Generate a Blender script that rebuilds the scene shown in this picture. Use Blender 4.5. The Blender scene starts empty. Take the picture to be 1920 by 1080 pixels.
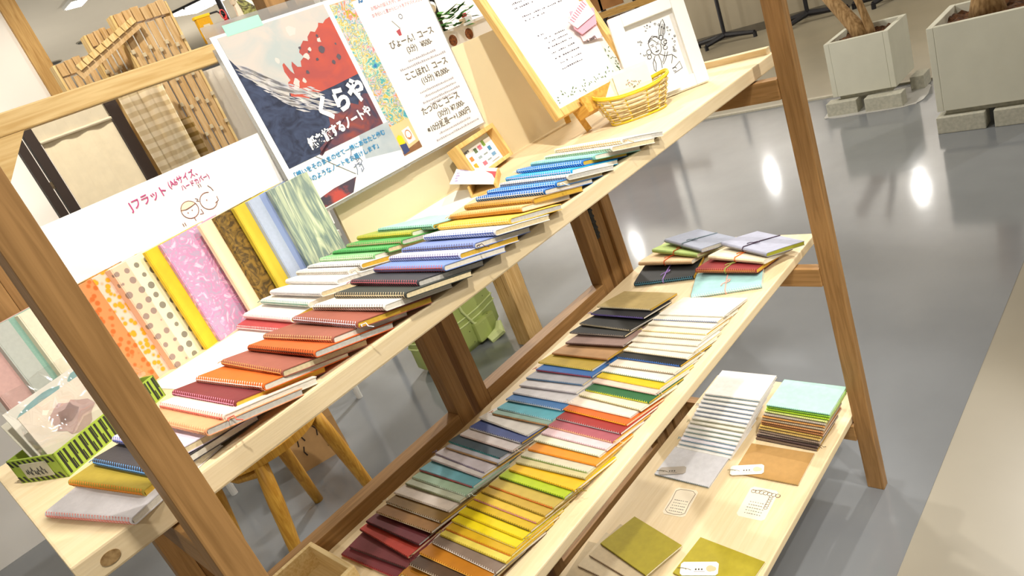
import bpy, bmesh, math, random
from mathutils import Vector, Matrix
random.seed(7)
PI = math.pi
SC = bpy.context.scene
COL = SC.collection

# ---------------------------------------------------------------- camera, world, light, exposure
def make_camera():
    f_px, yaw, pitch, roll = 1313.6, 0.8781, -0.3625, -0.3843
    fw = Vector((math.cos(pitch)*math.cos(yaw), math.cos(pitch)*math.sin(yaw), math.sin(pitch)))
    r = fw.cross(Vector((0, 0, 1))).normalized(); u = r.cross(fw)
    c, s = math.cos(roll), math.sin(roll)
    r2, u2 = c*r + s*u, -s*r + c*u
    cam = bpy.data.cameras.new('camera')
    cam.sensor_width = 36.0; cam.lens = f_px*36.0/1920.0; cam.clip_start = 0.02; cam.clip_end = 100
    o = bpy.data.objects.new('camera', cam); COL.objects.link(o)
    M = Matrix((r2, u2, -fw)).transposed().to_4x4(); M.translation = Vector((1.6795, -0.664, 1.3267))
    o.matrix_world = M
    SC.camera = o
make_camera()
w = bpy.data.worlds.new('world'); SC.world = w; w.use_nodes = True
w.node_tree.nodes['Background'].inputs[0].default_value = (1.0, 0.95, 0.87, 1)
w.node_tree.nodes['Background'].inputs[1].default_value = 0.40
SC.view_settings.view_transform = 'Standard'; SC.view_settings.look = 'None'
SC.view_settings.gamma = 1.0; SC.view_settings.use_curve_mapping = False
SC.view_settings.exposure = 0.3

def light(kind, name, loc, aim, energy, color=(1, .93, .82), size=.3, angle=60, blend=.4):
    l = bpy.data.lights.new(name, kind); l.energy = energy; l.color = color
    if kind == 'AREA': l.size = size
    elif kind == 'SPOT': l.spot_size = math.radians(angle); l.spot_blend = blend; l.shadow_soft_size = size
    else: l.shadow_soft_size = size
    o = bpy.data.objects.new(name, l); COL.objects.link(o); o.location = loc
    o.rotation_euler = (Vector(aim)-Vector(loc)).to_track_quat('-Z', 'Y').to_euler()
    return o
# track spotlights of the shop, all under the ceiling
light('SPOT', 'spotlight', (2.0, -0.72, 2.75), (2.1, 0.27, 1.05), 128, (1, .95, .87), .04, 60, .5)
light('SPOT', 'spotlight', (2.9, -1.3, 2.75), (2.65, 0.17, .6), 102, (1, .95, .88), .035, 58, .5)
light('SPOT', 'spotlight', (5.6, -0.15, 2.75), (2.8, 0.2, .5), 205, (1, .95, .87), .04, 34, .4)
light('SPOT', 'spotlight', (1.45, -1.95, 2.75), (2.83, 0.22, .25), 165, (1, .96, .9), .03, 17, .4)
light('SPOT', 'spotlight', (3.7, 1.9, 2.75), (3.35, 1.85, 0), 60, (1, .96, .9), .03, 34, .2)
light('SPOT', 'spotlight', (2.1, 1.3, 2.75), (2.75, 2.5, 1.5), 115, (1, .93, .82), .06, 52, .6)
light('SPOT', 'spotlight', (1.6, 1.7, 2.75), (1.7, 2.95, 1.6), 90, (1, .96, .9), .06, 50, .6)
for x, y, e in ((4.7, 2.7, 80), (4.9, -2.2, 16), (.1, -1.1, 26), (4.0, 1.0, 26), (8.2, -1.6, 60)):
    light('AREA', 'ceiling_fill', (x, y, 2.86), (x, y, 0), e, (1, .96, .9), .08 if e < 10 else .16)  # unseen area lights added as fill, no fixtures modelled
for x, y, z in ((9.5, 5.31, 1.45), (9.5, 3.32, 1.65), (9.5, 1.72, 1.95), (9.5, 5.65, 2.53)): light('POINT', 'wall_lamp', (x, y, z), (x, y, 0), 9, (1, .97, .92), .05)
for y in (1.6, 4.6, 7.6): light('SPOT', 'wall_fill', (8.0, y, 2.8), (10, y+.3, 1.7), 130, (1, .96, .9), .08, 95, .8)  # unseen spots added to brighten the upper far wall for floor reflections
for x, y in ((3.2, 9.5), (7.2, 12.5), (7.5, 7.0)): light('POINT', 'hall_fill', (x, y, 1.0), (x, y, 0), 115, (1, .95, .88), .25)  # unseen points added to brighten the hall ceiling

# ---------------------------------------------------------------- colours and materials
def lin(h):
    v = [int(h[i:i+2], 16)/255 for i in (0, 2, 4)]
    return tuple((c/12.92 if c <= .04045 else ((c+.055)/1.055)**2.4) for c in v)
MC = {}
def mat(name, hx, rough=.6, metal=0, noise=0, nscale=30, bump=0, bscale=200, spec=.4, stretch=(1, 1, 1), hx2=None, dist=0, emit=0, trans=0, ramp=(.35, .65)):
    key = (name, hx, rough, hx2, noise, stretch, nscale)
    if key in MC: return MC[key]
    m = bpy.data.materials.new(name); m.use_nodes = True; MC[key] = m
    nt = m.node_tree; N = nt.nodes; L = nt.links; b = N['Principled BSDF']
    c = lin(hx)
    b.inputs['Base Color'].default_value = (*c, 1); b.inputs['Roughness'].default_value = rough
    b.inputs['Metallic'].default_value = metal; b.inputs['Specular IOR Level'].default_value = spec
    if trans: b.inputs['Transmission Weight'].default_value = trans; b.inputs['IOR'].default_value = 1.2
    if emit: b.inputs['Emission Color'].default_value = (*c, 1); b.inputs['Emission Strength'].default_value = emit
    if noise or bump or hx2:
        tc = N.new('ShaderNodeTexCoord'); mp = N.new('ShaderNodeMapping'); mp.inputs['Scale'].default_value = stretch
        L.new(tc.outputs['Object'], mp.inputs['Vector'])
        if noise or hx2:
            n = N.new('ShaderNodeTexNoise'); n.inputs['Scale'].default_value = nscale; n.inputs['Detail'].default_value = 5; n.inputs['Distortion'].default_value = dist
            L.new(mp.outputs[0], n.inputs['Vector'])
            cr = N.new('ShaderNodeValToRGB')
            c2 = lin(hx2) if hx2 else tuple(x*(1-noise) for x in c)
            cr.color_ramp.elements[0].position = ramp[0]; cr.color_ramp.elements[1].position = ramp[1]
            cr.color_ramp.elements[0].color = (*c2, 1); cr.color_ramp.elements[1].color = (*c, 1)
            L.new(n.outputs['Fac'], cr.inputs[0]); L.new(cr.outputs[0], b.inputs['Base Color'])
        if bump:
            n2 = N.new('ShaderNodeTexNoise'); n2.inputs['Scale'].default_value = bscale; L.new(mp.outputs[0], n2.inputs['Vector'])
            bp = N.new('ShaderNodeBump'); bp.inputs['Strength'].default_value = bump; bp.inputs['Distance'].default_value = .002
            L.new(n2.outputs['Fac'], bp.inputs['Height']); L.new(bp.outputs[0], b.inputs['Normal'])
    return m
def wood(name, hx, hx2, axis='x', rough=.55, scale=14):
    st = {'x': (.45, 8, 8), 'y': (8, .45, 8), 'z': (8, 8, .45)}[axis]
    return mat(name, hx, rough, hx2=hx2, nscale=scale, stretch=st, dist=1.2, bump=.08, bscale=60)
def cell(name, hx, hx2, scale=40, kind='voronoi', lo=.3, hi=.35, hx3=None, rough=.6, stretch=(1, 1, 1)):
    """dots / marbled / blotchy papers"""
    key = (name, hx, hx2, scale)
    if key in MC: return MC[key]
    m = bpy.data.materials.new(name); m.use_nodes = True; MC[key] = m
    nt = m.node_tree; N = nt.nodes; L = nt.links; b = N['Principled BSDF']; b.inputs['Roughness'].default_value = rough
    tc = N.new('ShaderNodeTexCoord'); mp = N.new('ShaderNodeMapping'); mp.inputs['Scale'].default_value = stretch
    L.new(tc.outputs['Object'], mp.inputs['Vector'])
    if kind == 'voronoi':
        t = N.new('ShaderNodeTexVoronoi'); t.inputs['Scale'].default_value = scale; out = t.outputs['Distance']
    elif kind == 'grid':
        t = N.new('ShaderNodeTexVoronoi'); t.inputs['Scale'].default_value = scale; t.inputs['Randomness'].default_value = .25; out = t.outputs['Distance']
    else:
        t = N.new('ShaderNodeTexNoise'); t.inputs['Scale'].default_value = scale; t.inputs['Detail'].default_value = 6; t.inputs['Distortion'].default_value = 2.5; out = t.outputs['Fac']
    L.new(mp.outputs[0], t.inputs['Vector'])
    cr = N.new('ShaderNodeValToRGB'); e = cr.color_ramp.elements
    e[0].position = lo; e[0].color = (*lin(hx2), 1); e[1].position = hi; e[1].color = (*lin(hx), 1)
    if hx3:
        x = e.new(min(.98, hi+.12)); x.color = (*lin(hx3), 1)
    L.new(out, cr.inputs[0]); L.new(cr.outputs[0], b.inputs['Base Color'])
    return m
PINE = wood('pine_board', 'E3CFA9', 'DCC69C', 'x')
PINE_Y = wood('pine_board_cross', 'E2CFA8', 'D2B684', 'y')
CEDAR_X = wood('stained_wood_long', 'A87F4E', '8C683A', 'x')
CEDAR_Y = wood('stained_wood_cross', 'A87F4E', '8C683A', 'y')
CEDAR_Z = wood('stained_wood_upright', 'A27A49', '886438', 'z')
GOLDWOOD = wood('golden_wood', 'D9A94E', 'C08C36', 'z')
RAILWOOD = wood('rail_wood', 'CDB07A', 'B8965C', 'x')
WHITEP = mat('white_paper', 'F2F0EC', .8)
PAGES = mat('page_block', 'E9E2D2', .85, noise=.18, nscale=400, stretch=(1, 1, 6))
BLACK = mat('black_metal', '17161A', .45)
WHITEPL = mat('white_paint', 'F0EFEA', .5)
INK = mat('ink_dark', '4A4844', .8)
BLUEINK = mat('ink_blue', '3E88B4', .8)
PINKINK = mat('ink_pink', 'B8487C', .8)

# ---------------------------------------------------------------- mesh helpers
def BM(): return bmesh.new()
def box(bm, c, s, rot=None, bev=0):
    r = bmesh.ops.create_cube(bm, size=1); vs = r['verts']
    bmesh.ops.scale(bm, vec=s, verts=vs)
    if rot is not None: bmesh.ops.rotate(bm, cent=(0, 0, 0), matrix=rot if isinstance(rot, Matrix) else Matrix.Rotation(rot, 3, 'Z'), verts=vs)
    bmesh.ops.translate(bm, vec=c, verts=vs)
    if bev:
        es = list({e for v in vs for e in v.link_edges})
        bmesh.ops.bevel(bm, geom=es, offset=bev, segments=2, affect='EDGES', profile=.6)
def lohi(bm, a, b, bev=0):
    box(bm, [(a[i]+b[i])/2 for i in range(3)], [abs(b[i]-a[i]) for i in range(3)], bev=bev)
def tube(bm, pts, r, seg=8, caps=True, closed=False):
    pts = [Vector(p) for p in pts]; n = len(pts); rings = []
    rr = r if isinstance(r, (list, tuple)) else [r]*n
    prev = None
    for i, p in enumerate(pts):
        if closed: d = pts[(i+1) % n]-pts[i-1]
        else: d = (pts[min(i+1, n-1)]-pts[max(i-1, 0)])
        d.normalize()
        a = prev if prev is not None else (Vector((0, 0, 1)) if abs(d.z) < .9 else Vector((1, 0, 0)))
        a = (a-d*a.dot(d))
        if a.length < 1e-6: a = d.orthogonal()
        a.normalize(); prev = a; b = d.cross(a)
        rings.append([bm.verts.new(p+(a*math.cos(2*PI*k/seg)+b*math.sin(2*PI*k/seg))*rr[i]) for k in range(seg)])
    for i in range(n if closed else n-1):
        A, B = rings[i], rings[(i+1) % n]
        for k in range(seg): bm.faces.new((A[k], A[(k+1) % seg], B[(k+1) % seg], B[k]))
    if caps and not closed:
        bm.faces.new(rings[0][::-1]); bm.faces.new(rings[-1])
def prism(bm, poly, z0, z1):
    """extrude an xy polygon from z0 to z1"""
    a = [bm.verts.new((x, y, z0)) for x, y in poly]; b = [bm.verts.new((x, y, z1)) for x, y in poly]
    n = len(poly)
    bm.faces.new(a[::-1]); bm.faces.new(b)
    for i in range(n): bm.faces.new((a[i], a[(i+1) % n], b[(i+1) % n], b[i]))
def loft(bm, rings, caps=True):
    R = [[bm.verts.new(p) for p in r] for r in rings]; n = len(R[0])
    for i in range(len(R)-1):
        for k in range(n): bm.faces.new((R[i][k], R[i][(k+1) % n], R[i+1][(k+1) % n], R[i+1][k]))
    if caps: bm.faces.new(R[0][::-1]); bm.faces.new(R[-1])
def mesh(name, bm, smooth=False):
    bmesh.ops.recalc_face_normals(bm, faces=bm.faces)
    me = bpy.data.meshes.new(name); bm.to_mesh(me); bm.free()
    if smooth:
        for p in me.polygons: p.use_smooth = True
    return me
def obj(name, data, m=None, parent=None, loc=None, rot=None, smooth=False, label=None):
    if isinstance(data, bmesh.types.BMesh): data = mesh(name, data, smooth)
    o = bpy.data.objects.new(name, data); COL.objects.link(o)
    if m is not None:
        if len(data.materials) == 0: data.materials.append(None)
        o.material_slots[0].link = 'OBJECT'; o.material_slots[0].material = m
    if parent is not None: o.parent = parent
    if loc is not None: o.location = loc
    if rot is not None: o.rotation_euler = rot
    if label: o['label'] = label
    return o
def tag(o, label, cat, group=None):
    o['label'] = label; o['category'] = cat
    if group: o['group'] = group
    return o
def struct(name, bm, m):
    o = obj(name, bm, m); o['kind'] = 'structure'; return o
def thing(name, label, cat, loc=(0, 0, 0), rot=(0, 0, 0), group=None):
    o = bpy.data.objects.new(name, None); COL.objects.link(o); o.empty_display_size = .05
    o.location = loc; o.rotation_euler = rot
    return tag(o, label, cat, group)
def frame_at(o, origin, right, up):
    """turn a thing so that its local x is right, y is up, z faces outward"""
    r = Vector(right).normalized(); u = Vector(up); u = (u-r*u.dot(r)).normalized(); n = r.cross(u)
    M = Matrix((r, u, n)).transposed().to_4x4(); M.translation = Vector(origin); o.matrix_world = M
    return o
def text(name, body, size, m, parent, x, y, z=.0008, align='LEFT', bold=0, rot=0, shear=0, sx=1):
    cu = bpy.data.curves.new(name, 'FONT'); cu.body = body; cu.size = size; cu.align_x = align
    cu.extrude = .0002; cu.offset = bold; cu.shear = shear; cu.resolution_u = 3
    t = bpy.data.objects.new(name, cu); COL.objects.link(t)
    bpy.context.view_layer.update()
    me = bpy.data.meshes.new_from_object(t.evaluated_get(bpy.context.evaluated_depsgraph_get()))
    bpy.data.objects.remove(t); me.name = name; me.materials.clear()
    o = obj(name, me, m, parent, (x, y, z), (0, 0, rot)); o.scale = (sx, 1, 1)
    return o
def sheet(bm, w, h, t=.0006, x=0, y=0, z=0): lohi(bm, (x, y, z), (x+w, y+h, z+t))
def strokes(bm, lines, r, z=0, ox=0, oy=0, s=1):
    for ln in lines: tube(bm, [(ox+p[0]*s, oy+p[1]*s, z) for p in ln], r, 4)
def arc(cx, cy, r, a0, a1, n=10, ry=None):
    ry = r if ry is None else ry
    return [(cx+r*math.cos(math.radians(a0+(a1-a0)*i/n)), cy+ry*math.sin(math.radians(a0+(a1-a0)*i/n))) for i in range(n+1)]
Z1, Z2, Z3 = 1.05, .627, .206
ORD = ['first', 'second', 'third', 'fourth', 'fifth', 'sixth', 'seventh', 'eighth', 'ninth', 'tenth', 'eleventh', 'twelfth', 'thirteenth', 'fourteenth', 'fifteenth', 'sixteenth', 'seventeenth', 'eighteenth', 'nineteenth']
def nth(i): return ORD[i]
S2L = '''1.9795 0.2892 0.064 0.0 0.0 maroon 8A3F44 C85050
1.9957 0.2818 0.083 0.005 0.048 maroon 823C40 3C3430
2.0187 0.2918 -0.045 0.01 0.095 red CF4A3B 4A2420
2.038 0.2889 0.016 0.015 0.143 maroon 7E3840 3A2424
2.0605 0.2817 0.042 0.02 0.192 brown A8793F E8D8B8
2.0838 0.2831 0.028 0.02 0.192 khaki 94733B F0EAD8
2.1068 0.2882 0.033 0.02 0.192 cream E2D6CA F0E8E0
2.1312 0.285 0.021 0.02 0.192 pale_green C0C6B0 8C9468
2.1468 0.2842 0.009 0.02 0.192 sage A5C2A5 E4F0E0
2.1674 0.2872 0.009 0.02 0.192 sky-blue 78BCCB D85858
2.1936 0.2881 -0.038 0.02 0.192 white E3DEDC D8C8CC
2.2066 0.2907 -0.063 0.02 0.192 lavender D2CBD2 8C84A8
2.2304 0.2833 -0.023 0.02 0.192 lavender-grey B5B5BF D8A860
2.2438 0.2906 -0.045 0.02 0.192 slate 4E5E68 48B0B4
2.2666 0.2808 -0.043 0.02 0.192 pink-grey D6CCC8 F0D8D4
2.29 0.2774 -0.045 0.02 0.192 navy 4B5A97 F4F4F4
2.3149 0.2799 -0.112 0.02 0.192 off-white D9D4CC F4F2EC
2.3416 0.2587 0.005 0.02 0.192 sage 93B5A5 E09858
2.3566 0.2596 -0.017 0.02 0.192 turquoise 5DB5C4 DCEFF0
2.3866 0.2617 0.002 0.02 0.192 blue 3F78B5 F0F0EC
2.4084 0.2627 -0.006 0.02 0.192 pale_grey CBC7C9 E8E4E4
2.4356 0.2657 0.033 0.02 0.192 pale_grey CFCBCB B8B0B8
2.4613 0.2686 0.034 0.02 0.192 grey A9A9AE 3F78A8
2.4896 0.2656 0.011 0.02 0.192 blue 2F6FB8 B84838
2.5121 0.28 -0.021 0.02 0.192 mustard CFB03F E8D878
2.5496 0.2698 0.005 0.02 0.192 camel C79A68 A87040
2.5944 0.2636 0.055 0.02 0.192 mauve A08478 5A4038
2.6314 0.282 0.017 0.02 0.192 black 2E2E2C B8A89C
2.6612 0.2819 -0.085 0.02 0.192 black 30302D D8C8A8
2.7069 0.2796 -0.032 0.02 0.192 black 2B2B30 8A78C8
2.74 0.283 -0.018 0.02 0.192 tan C9B074 F0E6C8'''
S2R = '''1.9878 0.1226 0.027 0.015 0.143 amber C48020 E8C878
2.0043 0.1178 0.031 0.02 0.192 dark_brown 5A4330 C8B8A0
2.0255 0.1194 0.015 0.02 0.192 amber C07A1A E8B048
2.0476 0.1164 -0.024 0.02 0.192 taupe 8B7768 E8E0D4
2.0658 0.1144 0.004 0.02 0.192 pale_yellow EBD65C A89028
2.0789 0.115 0.004 0.02 0.192 gold D9AE1A C86820
2.0944 0.1182 -0.012 0.02 0.192 yellow F0D80F C8B060
2.1114 0.1196 -0.019 0.02 0.192 yellow EDD40F C8A818
2.1289 0.1184 -0.02 0.02 0.192 gold D8B420 5C4C18
2.1453 0.1179 -0.025 0.02 0.192 gold E2BE3A C87890
2.1616 0.116 -0.033 0.02 0.192 khaki C8A53A 786018
2.179 0.1132 -0.022 0.02 0.192 khaki C9AE4A D86828
2.202 0.1102 -0.019 0.02 0.192 lime B7CC1A 3C5820
2.221 0.104 -0.023 0.02 0.192 yellow F0BE18 98801C
2.2442 0.1041 0.04 0.02 0.192 khaki CFC38C 8C8048
2.2589 0.1071 0.014 0.02 0.192 beige C9C0A5 6C8C28
2.2768 0.1046 0.015 0.02 0.192 amber EB9420 C87820
2.2986 0.112 -0.009 0.02 0.192 cream E2DCC0 88885C
2.3169 0.1094 -0.024 0.02 0.192 pale_pink DDBFC2 A88888
2.337 0.1098 -0.036 0.02 0.192 rose B05A64 F0B888
2.3602 0.109 -0.04 0.02 0.192 red A52F2A A8A8A8
2.3842 0.1117 -0.064 0.02 0.192 orange DC6A20 F0A830
2.4029 0.1162 -0.054 0.02 0.192 cream E7DAC7 D8B8A8
2.4269 0.1093 -0.089 0.02 0.192 cream E3D8B8 8C8048
2.4466 0.1062 -0.052 0.02 0.192 green 2E6B3A E8D838
2.4714 0.1076 -0.062 0.02 0.192 beige DCC5B5 C8A898
2.488 0.1086 -0.066 0.02 0.192 yellow E8C81C D8B848
2.5074 0.1091 -0.05 0.02 0.192 white E8E2D6 587848
2.5311 0.1052 -0.018 0.02 0.192 cream E4D8C4 8C7858
2.5574 0.1062 -0.045 0.02 0.192 black 2C2D2C 4878C8
2.5807 0.1052 -0.042 0.02 0.192 cream E8DECC B8A888
2.5986 0.1037 -0.013 0.02 0.192 off-white E2DACA C0B498
2.6194 0.1064 0.018 0.02 0.192 cream E6DCC8 C8BCA0
2.6412 0.1072 -0.005 0.02 0.192 cream EAE0C8 A89C80
2.6586 0.108 0.01 0.02 0.192 cream E6DCC6 D8C078
2.6813 0.1078 -0.018 0.02 0.192 cream EAE2D0 C8C0A8
2.7031 0.1068 0.023 0.02 0.192 cream E8E0CE 6078A8
2.7231 0.1038 0.026 0.02 0.192 off-white E6E2D5 D0CCC0'''
S1R = '''1.7116 0.0604 0.29 0.0 0.0 white E6E2E4 E88878
1.7378 0.082 0.221 0.0067 0.064 mustard B39C3C E88830
1.7602 0.0754 0.16 0.0135 0.129 charcoal 4A4648 70A8E0
1.7849 0.0805 0.146 0.0203 0.194 lavender-white E6DDEE 4858A8
1.8128 0.0665 0.093 0.027 0.26 peach EFA87A F0C090
1.8335 0.0701 0.085 0.027 0.26 cream F3E3D0 E86858
1.8528 0.0827 0.075 0.027 0.26 maroon 82383A F098B0
1.8818 0.0779 0.095 0.027 0.26 orange E87028 F0E8E0
1.9101 0.0801 0.026 0.027 0.26 terracotta A2604F E8A860
1.9444 0.0725 0.056 0.027 0.26 orange E06830 4C2818
1.9696 0.0758 0.076 0.027 0.26 terracotta A0604E E8B880
2.0051 0.0714 0.006 0.027 0.26 terracotta 9E5A48 E8E4F0
2.0377 0.0668 0.066 0.027 0.26 white F4EEE4 584030
2.0666 0.0602 0.042 0.027 0.26 charcoal 40443F E0C8A0
2.0968 0.0693 0.004 0.027 0.26 charcoal 3E3F45 C86870
2.1327 0.0621 0.015 0.027 0.26 periwinkle 7890C8 D86858
2.1632 0.065 0.02 0.027 0.26 pale_lavender D9DCF0 503C78
2.1884 0.0646 0.038 0.027 0.26 periwinkle 7E90C8 5C4C50
2.2256 0.0607 0.014 0.027 0.26 white F0F0F0 3858A8
2.2591 0.0642 0.022 0.027 0.26 yellow EBC04A F0D890
2.2956 0.0764 0.031 0.027 0.26 sand D9B070 D89840
2.325 0.0765 -0.016 0.027 0.26 tan B08848 E0B048
2.3548 0.0797 -0.017 0.027 0.26 blue 2A6CB8 F8F8F4
2.3799 0.078 -0.012 0.027 0.26 blue 2E7FD0 D8F0FC
2.4046 0.0744 -0.033 0.027 0.26 cream F0EAD8 50506C
2.4296 0.0846 -0.052 0.027 0.26 cyan 12A0DC C8C0E8
2.4629 0.089 -0.051 0.027 0.26 blue 2A76C4 D8ECF8
2.4867 0.0806 -0.096 0.027 0.26 mint 8FCFBE B8E4D8
2.5118 0.067 -0.066 0.027 0.26 white F0EADC 80A078
2.5438 0.0698 -0.063 0.027 0.26 white F0E9DA C8A868'''
S1L = '''2.0107 0.276 0.032 0.0 0.0 rose C05050 F4F0EC
2.0257 0.2774 0.012 0.009 0.086 white F4F0EC E0A0A0
2.0519 0.2631 -0.002 0.018 0.172 white F2EEE6 509078
2.0649 0.2454 0.01 0.027 0.26 white F4F0EA B8B8C0
2.0974 0.2541 0.009 0.027 0.26 white F4F0EA D8D8D8
2.1238 0.2639 0.022 0.027 0.26 white F2EEE8 B0A898
2.1411 0.2563 0.028 0.027 0.26 white F2EEE8 585048
2.1672 0.2594 0.035 0.027 0.26 pale_green 8CC888 F0F0D8
2.1886 0.2528 0.029 0.027 0.26 green 58B060 285828
2.2123 0.2472 0.025 0.027 0.26 green 55A855 D8A890
2.2407 0.2568 0.019 0.027 0.26 olive A2B050 F0D048
2.2633 0.2293 -0.015 0.027 0.26 mint A8DCC8 286848'''

# ---------------------------------------------------------------- the room
FL_BLUE = mat('blue_grey_epoxy', '7D8083', .11, hx2='707376', nscale=1.4, bump=.14, bscale=9, spec=1.0)
FL_BEIGE = mat('beige_floor', '968F7F', .34, hx2='8A8374', nscale=1.2, bump=.03, bscale=12, spec=.4)
WALL_W = mat('white_wall', 'F1ECE4', .85, noise=.03, nscale=3)
WALL_T = mat('taupe_wall', '948A74', .85, noise=.05, nscale=3)
b = BM(); lohi(b, (-6, -8, -.08), (11, 16.2, -.0012)); struct('floor', b, FL_BEIGE)
b = BM(); lohi(b, (6.53, -.175, -.0012), (10, 16.2, 0)); struct('floor', b, mat('taupe_floor', '9A917C', .3, hx2='8C8470', nscale=1.4, bump=.03, bscale=12, spec=.4))
b = BM(); lohi(b, (-6, -.175, -.0012), (6.53, 16.2, 0)); struct('floor', b, FL_BLUE)
b = BM(); lohi(b, (10, -8, 0), (10.15, 16.2, 1.0)); struct('wall_far', b, WALL_T)
b = BM(); lohi(b, (10, -8, 1.0), (10.15, 16.2, 3)); struct('wall_far', b, WALL_W)  # upper part out of view, made pale to brighten the floor's reflections
b = BM(); lohi(b, (-6, 16, 0), (10, 16.2, 3)); struct('wall_back', b, mat('dim_back_wall', '77797C', .5, noise=.1, nscale=2))
b = BM(); lohi(b, (-6, 2.95, 0), (2.66, 3.05, 3)); struct('wall_left', b, WALL_W)
b = BM(); lohi(b, (2.66, 2.93, 0), (2.73, 3.07, 3)); struct('trim_1', b, wood('post_wood', 'C09A5C', 'A57C40', 'z'))
b = BM(); lohi(b, (-6, -8, 2.9), (10.15, 16.2, 3.0)); struct('ceiling', b, mat('ceiling_paint', 'CFC7B6', .9, noise=.03, nscale=2))
b = BM(); lohi(b, (9.985, -8, 0), (10, 16, .09)); struct('baseboard_far', b, mat('base_strip', '5D5648', .6, noise=.1))
b = BM(); lohi(b, (6.53, -.2, 0), (6.57, 2.6, .012)); struct('trim_2', b, mat('floor_edge_strip', 'B4AD9A', .5, noise=.1))

EMIT = mat('lamp_panel', 'FFF8E8', .6, emit=9)
t = thing('ceiling_light', 'large square glowing ceiling panel with dark frame beyond the wooden slat racks', 'lamp', (7.0, 9.95, 2.9), (0, 0, .5))
b = BM(); lohi(b, (-.40, -.40, -.03), (.40, .40, 0)); lohi(b, (-.40, -.012, -.045), (.40, .012, -.03)); obj('frame', b, BLACK, t)
b = BM(); lohi(b, (-.37, -.37, -.04), (.37, .37, -.031)); obj('diffuser', b, EMIT, t)
t = thing('ceiling_light', 'slim bright ceiling light above the lowest wooden slat rack', 'lamp', (4.62, 7.65, 2.9))
b = BM(); lohi(b, (-.10, -.16, -.03), (.10, .16, 0)); obj('housing', b, WHITEPL, t)
b = BM(); lohi(b, (-.08, -.14, -.036), (.08, .14, -.03)); obj('diffuser', b, EMIT, t)
for (x, y, r, lb) in ((5.39, 10.25, .10, 'small dark ceiling vent nearer the large glowing panel'), (5.2, 11.4, .12, 'round grey ceiling speaker beside the wooden post')):
    t = thing('ceiling_speaker', lb, 'speaker', (x, y, 2.9))
    b = BM(); tube(b, [(0, 0, -.02), (0, 0, 0)], r, 20); obj('grille', b, mat('dark_grille', '4E4A40', .6, noise=.2), t)
    b = BM(); tube(b, [(0, 0, -.012), (0, 0, 0)], r+.02, 24); obj('ring', b, mat('grey_ring', '9A9484', .6, noise=.1), t)

# ---------------------------------------------------------------- the display rack
rk = thing('display_rack', 'brown stained wooden display rack carrying three pale shelves of notebooks', 'rack', (2.4, .16, 0))
def rp(name, a, b_, m, bev=.002, label=None):
    q = BM(); lohi(q, a, b_, bev); o = obj(name, q, m, label=label); o.parent = rk; o.matrix_parent_inverse = Matrix.Translation((-2.4, -.16, 0)); return o
rp('front_leg', (1.757, -.083, 0), (1.786, -.045, 1.43), CEDAR_Z); rp('front_leg', (3.0, -.083, 0), (3.026, -.045, 1.43), CEDAR_Z)
rp('rear_leg', (1.775, .40, 0), (1.803, .438, 1.43), CEDAR_Z); rp('rear_leg', (2.926, .405, 0), (2.962, .44, 1.43), CEDAR_Z)
for z, h in ((1.022, .043), (.607, .045), (.188, .045)):
    rp('crossbar', (1.757, -.045, z-h), (1.783, .40, z-.002), CEDAR_Y); rp('crossbar', (2.996, -.045, z-h), (3.022, .43, z-.002), CEDAR_Y)
rp('crossbar', (2.962, .405, .145), (2.996, .43, .186), CEDAR_X); rp('crossbar', (2.962, .405, .564), (2.996, .43, .605), CEDAR_X); rp('crossbar', (2.962, .405, .98), (2.996, .43, 1.02), CEDAR_X)
rp('top_rail', (1.803, .40, 1.402), (2.926, .426, 1.429), RAILWOOD)
q = BM(); prism(q, [(1.803, 1.27), (1.803, 1.305), (1.889, 1.402), (1.920, 1.402)], -.424, -.401)
for v in q.verts: v.co = Vector((v.co.x, -v.co.z, v.co.y))
o = obj('corner_brace', q, RAILWOOD); o.parent = rk; o.matrix_parent_inverse = Matrix.Translation((-2.4, -.16, 0))

def shelf(x0, x1, y0, y1, z, t, label):
    q = BM(); lohi(q, (x0, y0, z-t), (x1, y1, z), .0025); o = obj('shelf_board', q, PINE); tag(o, label, 'shelf', 'pale shelf boards of the rack'); return o
s1 = shelf(1.6796, 3.118, 0, .398, Z1, .027, 'pale pine top shelf board with a knot on its front edge')
shelf(1.70, 3.128, .006, .402, Z2, .019, 'pale pine middle shelf board under the two long rows of notebooks')
shelf(1.70, 3.108, -.0405, .356, Z3, .017, 'pale pine bottom shelf board with the stacked white notebooks')
def patch(name, pts, m, z0, z1, parent=None):
    q = BM(); prism(q, pts, z0, z1); return obj(name, q, m, parent)
knot = BM(); tube(knot, [(1.70, -.0006, 1.036), (1.70, .004, 1.036)], .0060, 20)
for v in knot.verts: v.co.x = 1.7065+(v.co.x-1.70)*1.4
obj('knot', knot, mat('knot_wood', 'A88A5C', .7, hx2='7E6038', nscale=160), s1)
q = BM(); lohi(q, (3.098, .01, Z1), (3.116, .38, Z1+.013), .001)
o = obj('end_batten', q, PINE_Y, s1)

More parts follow.
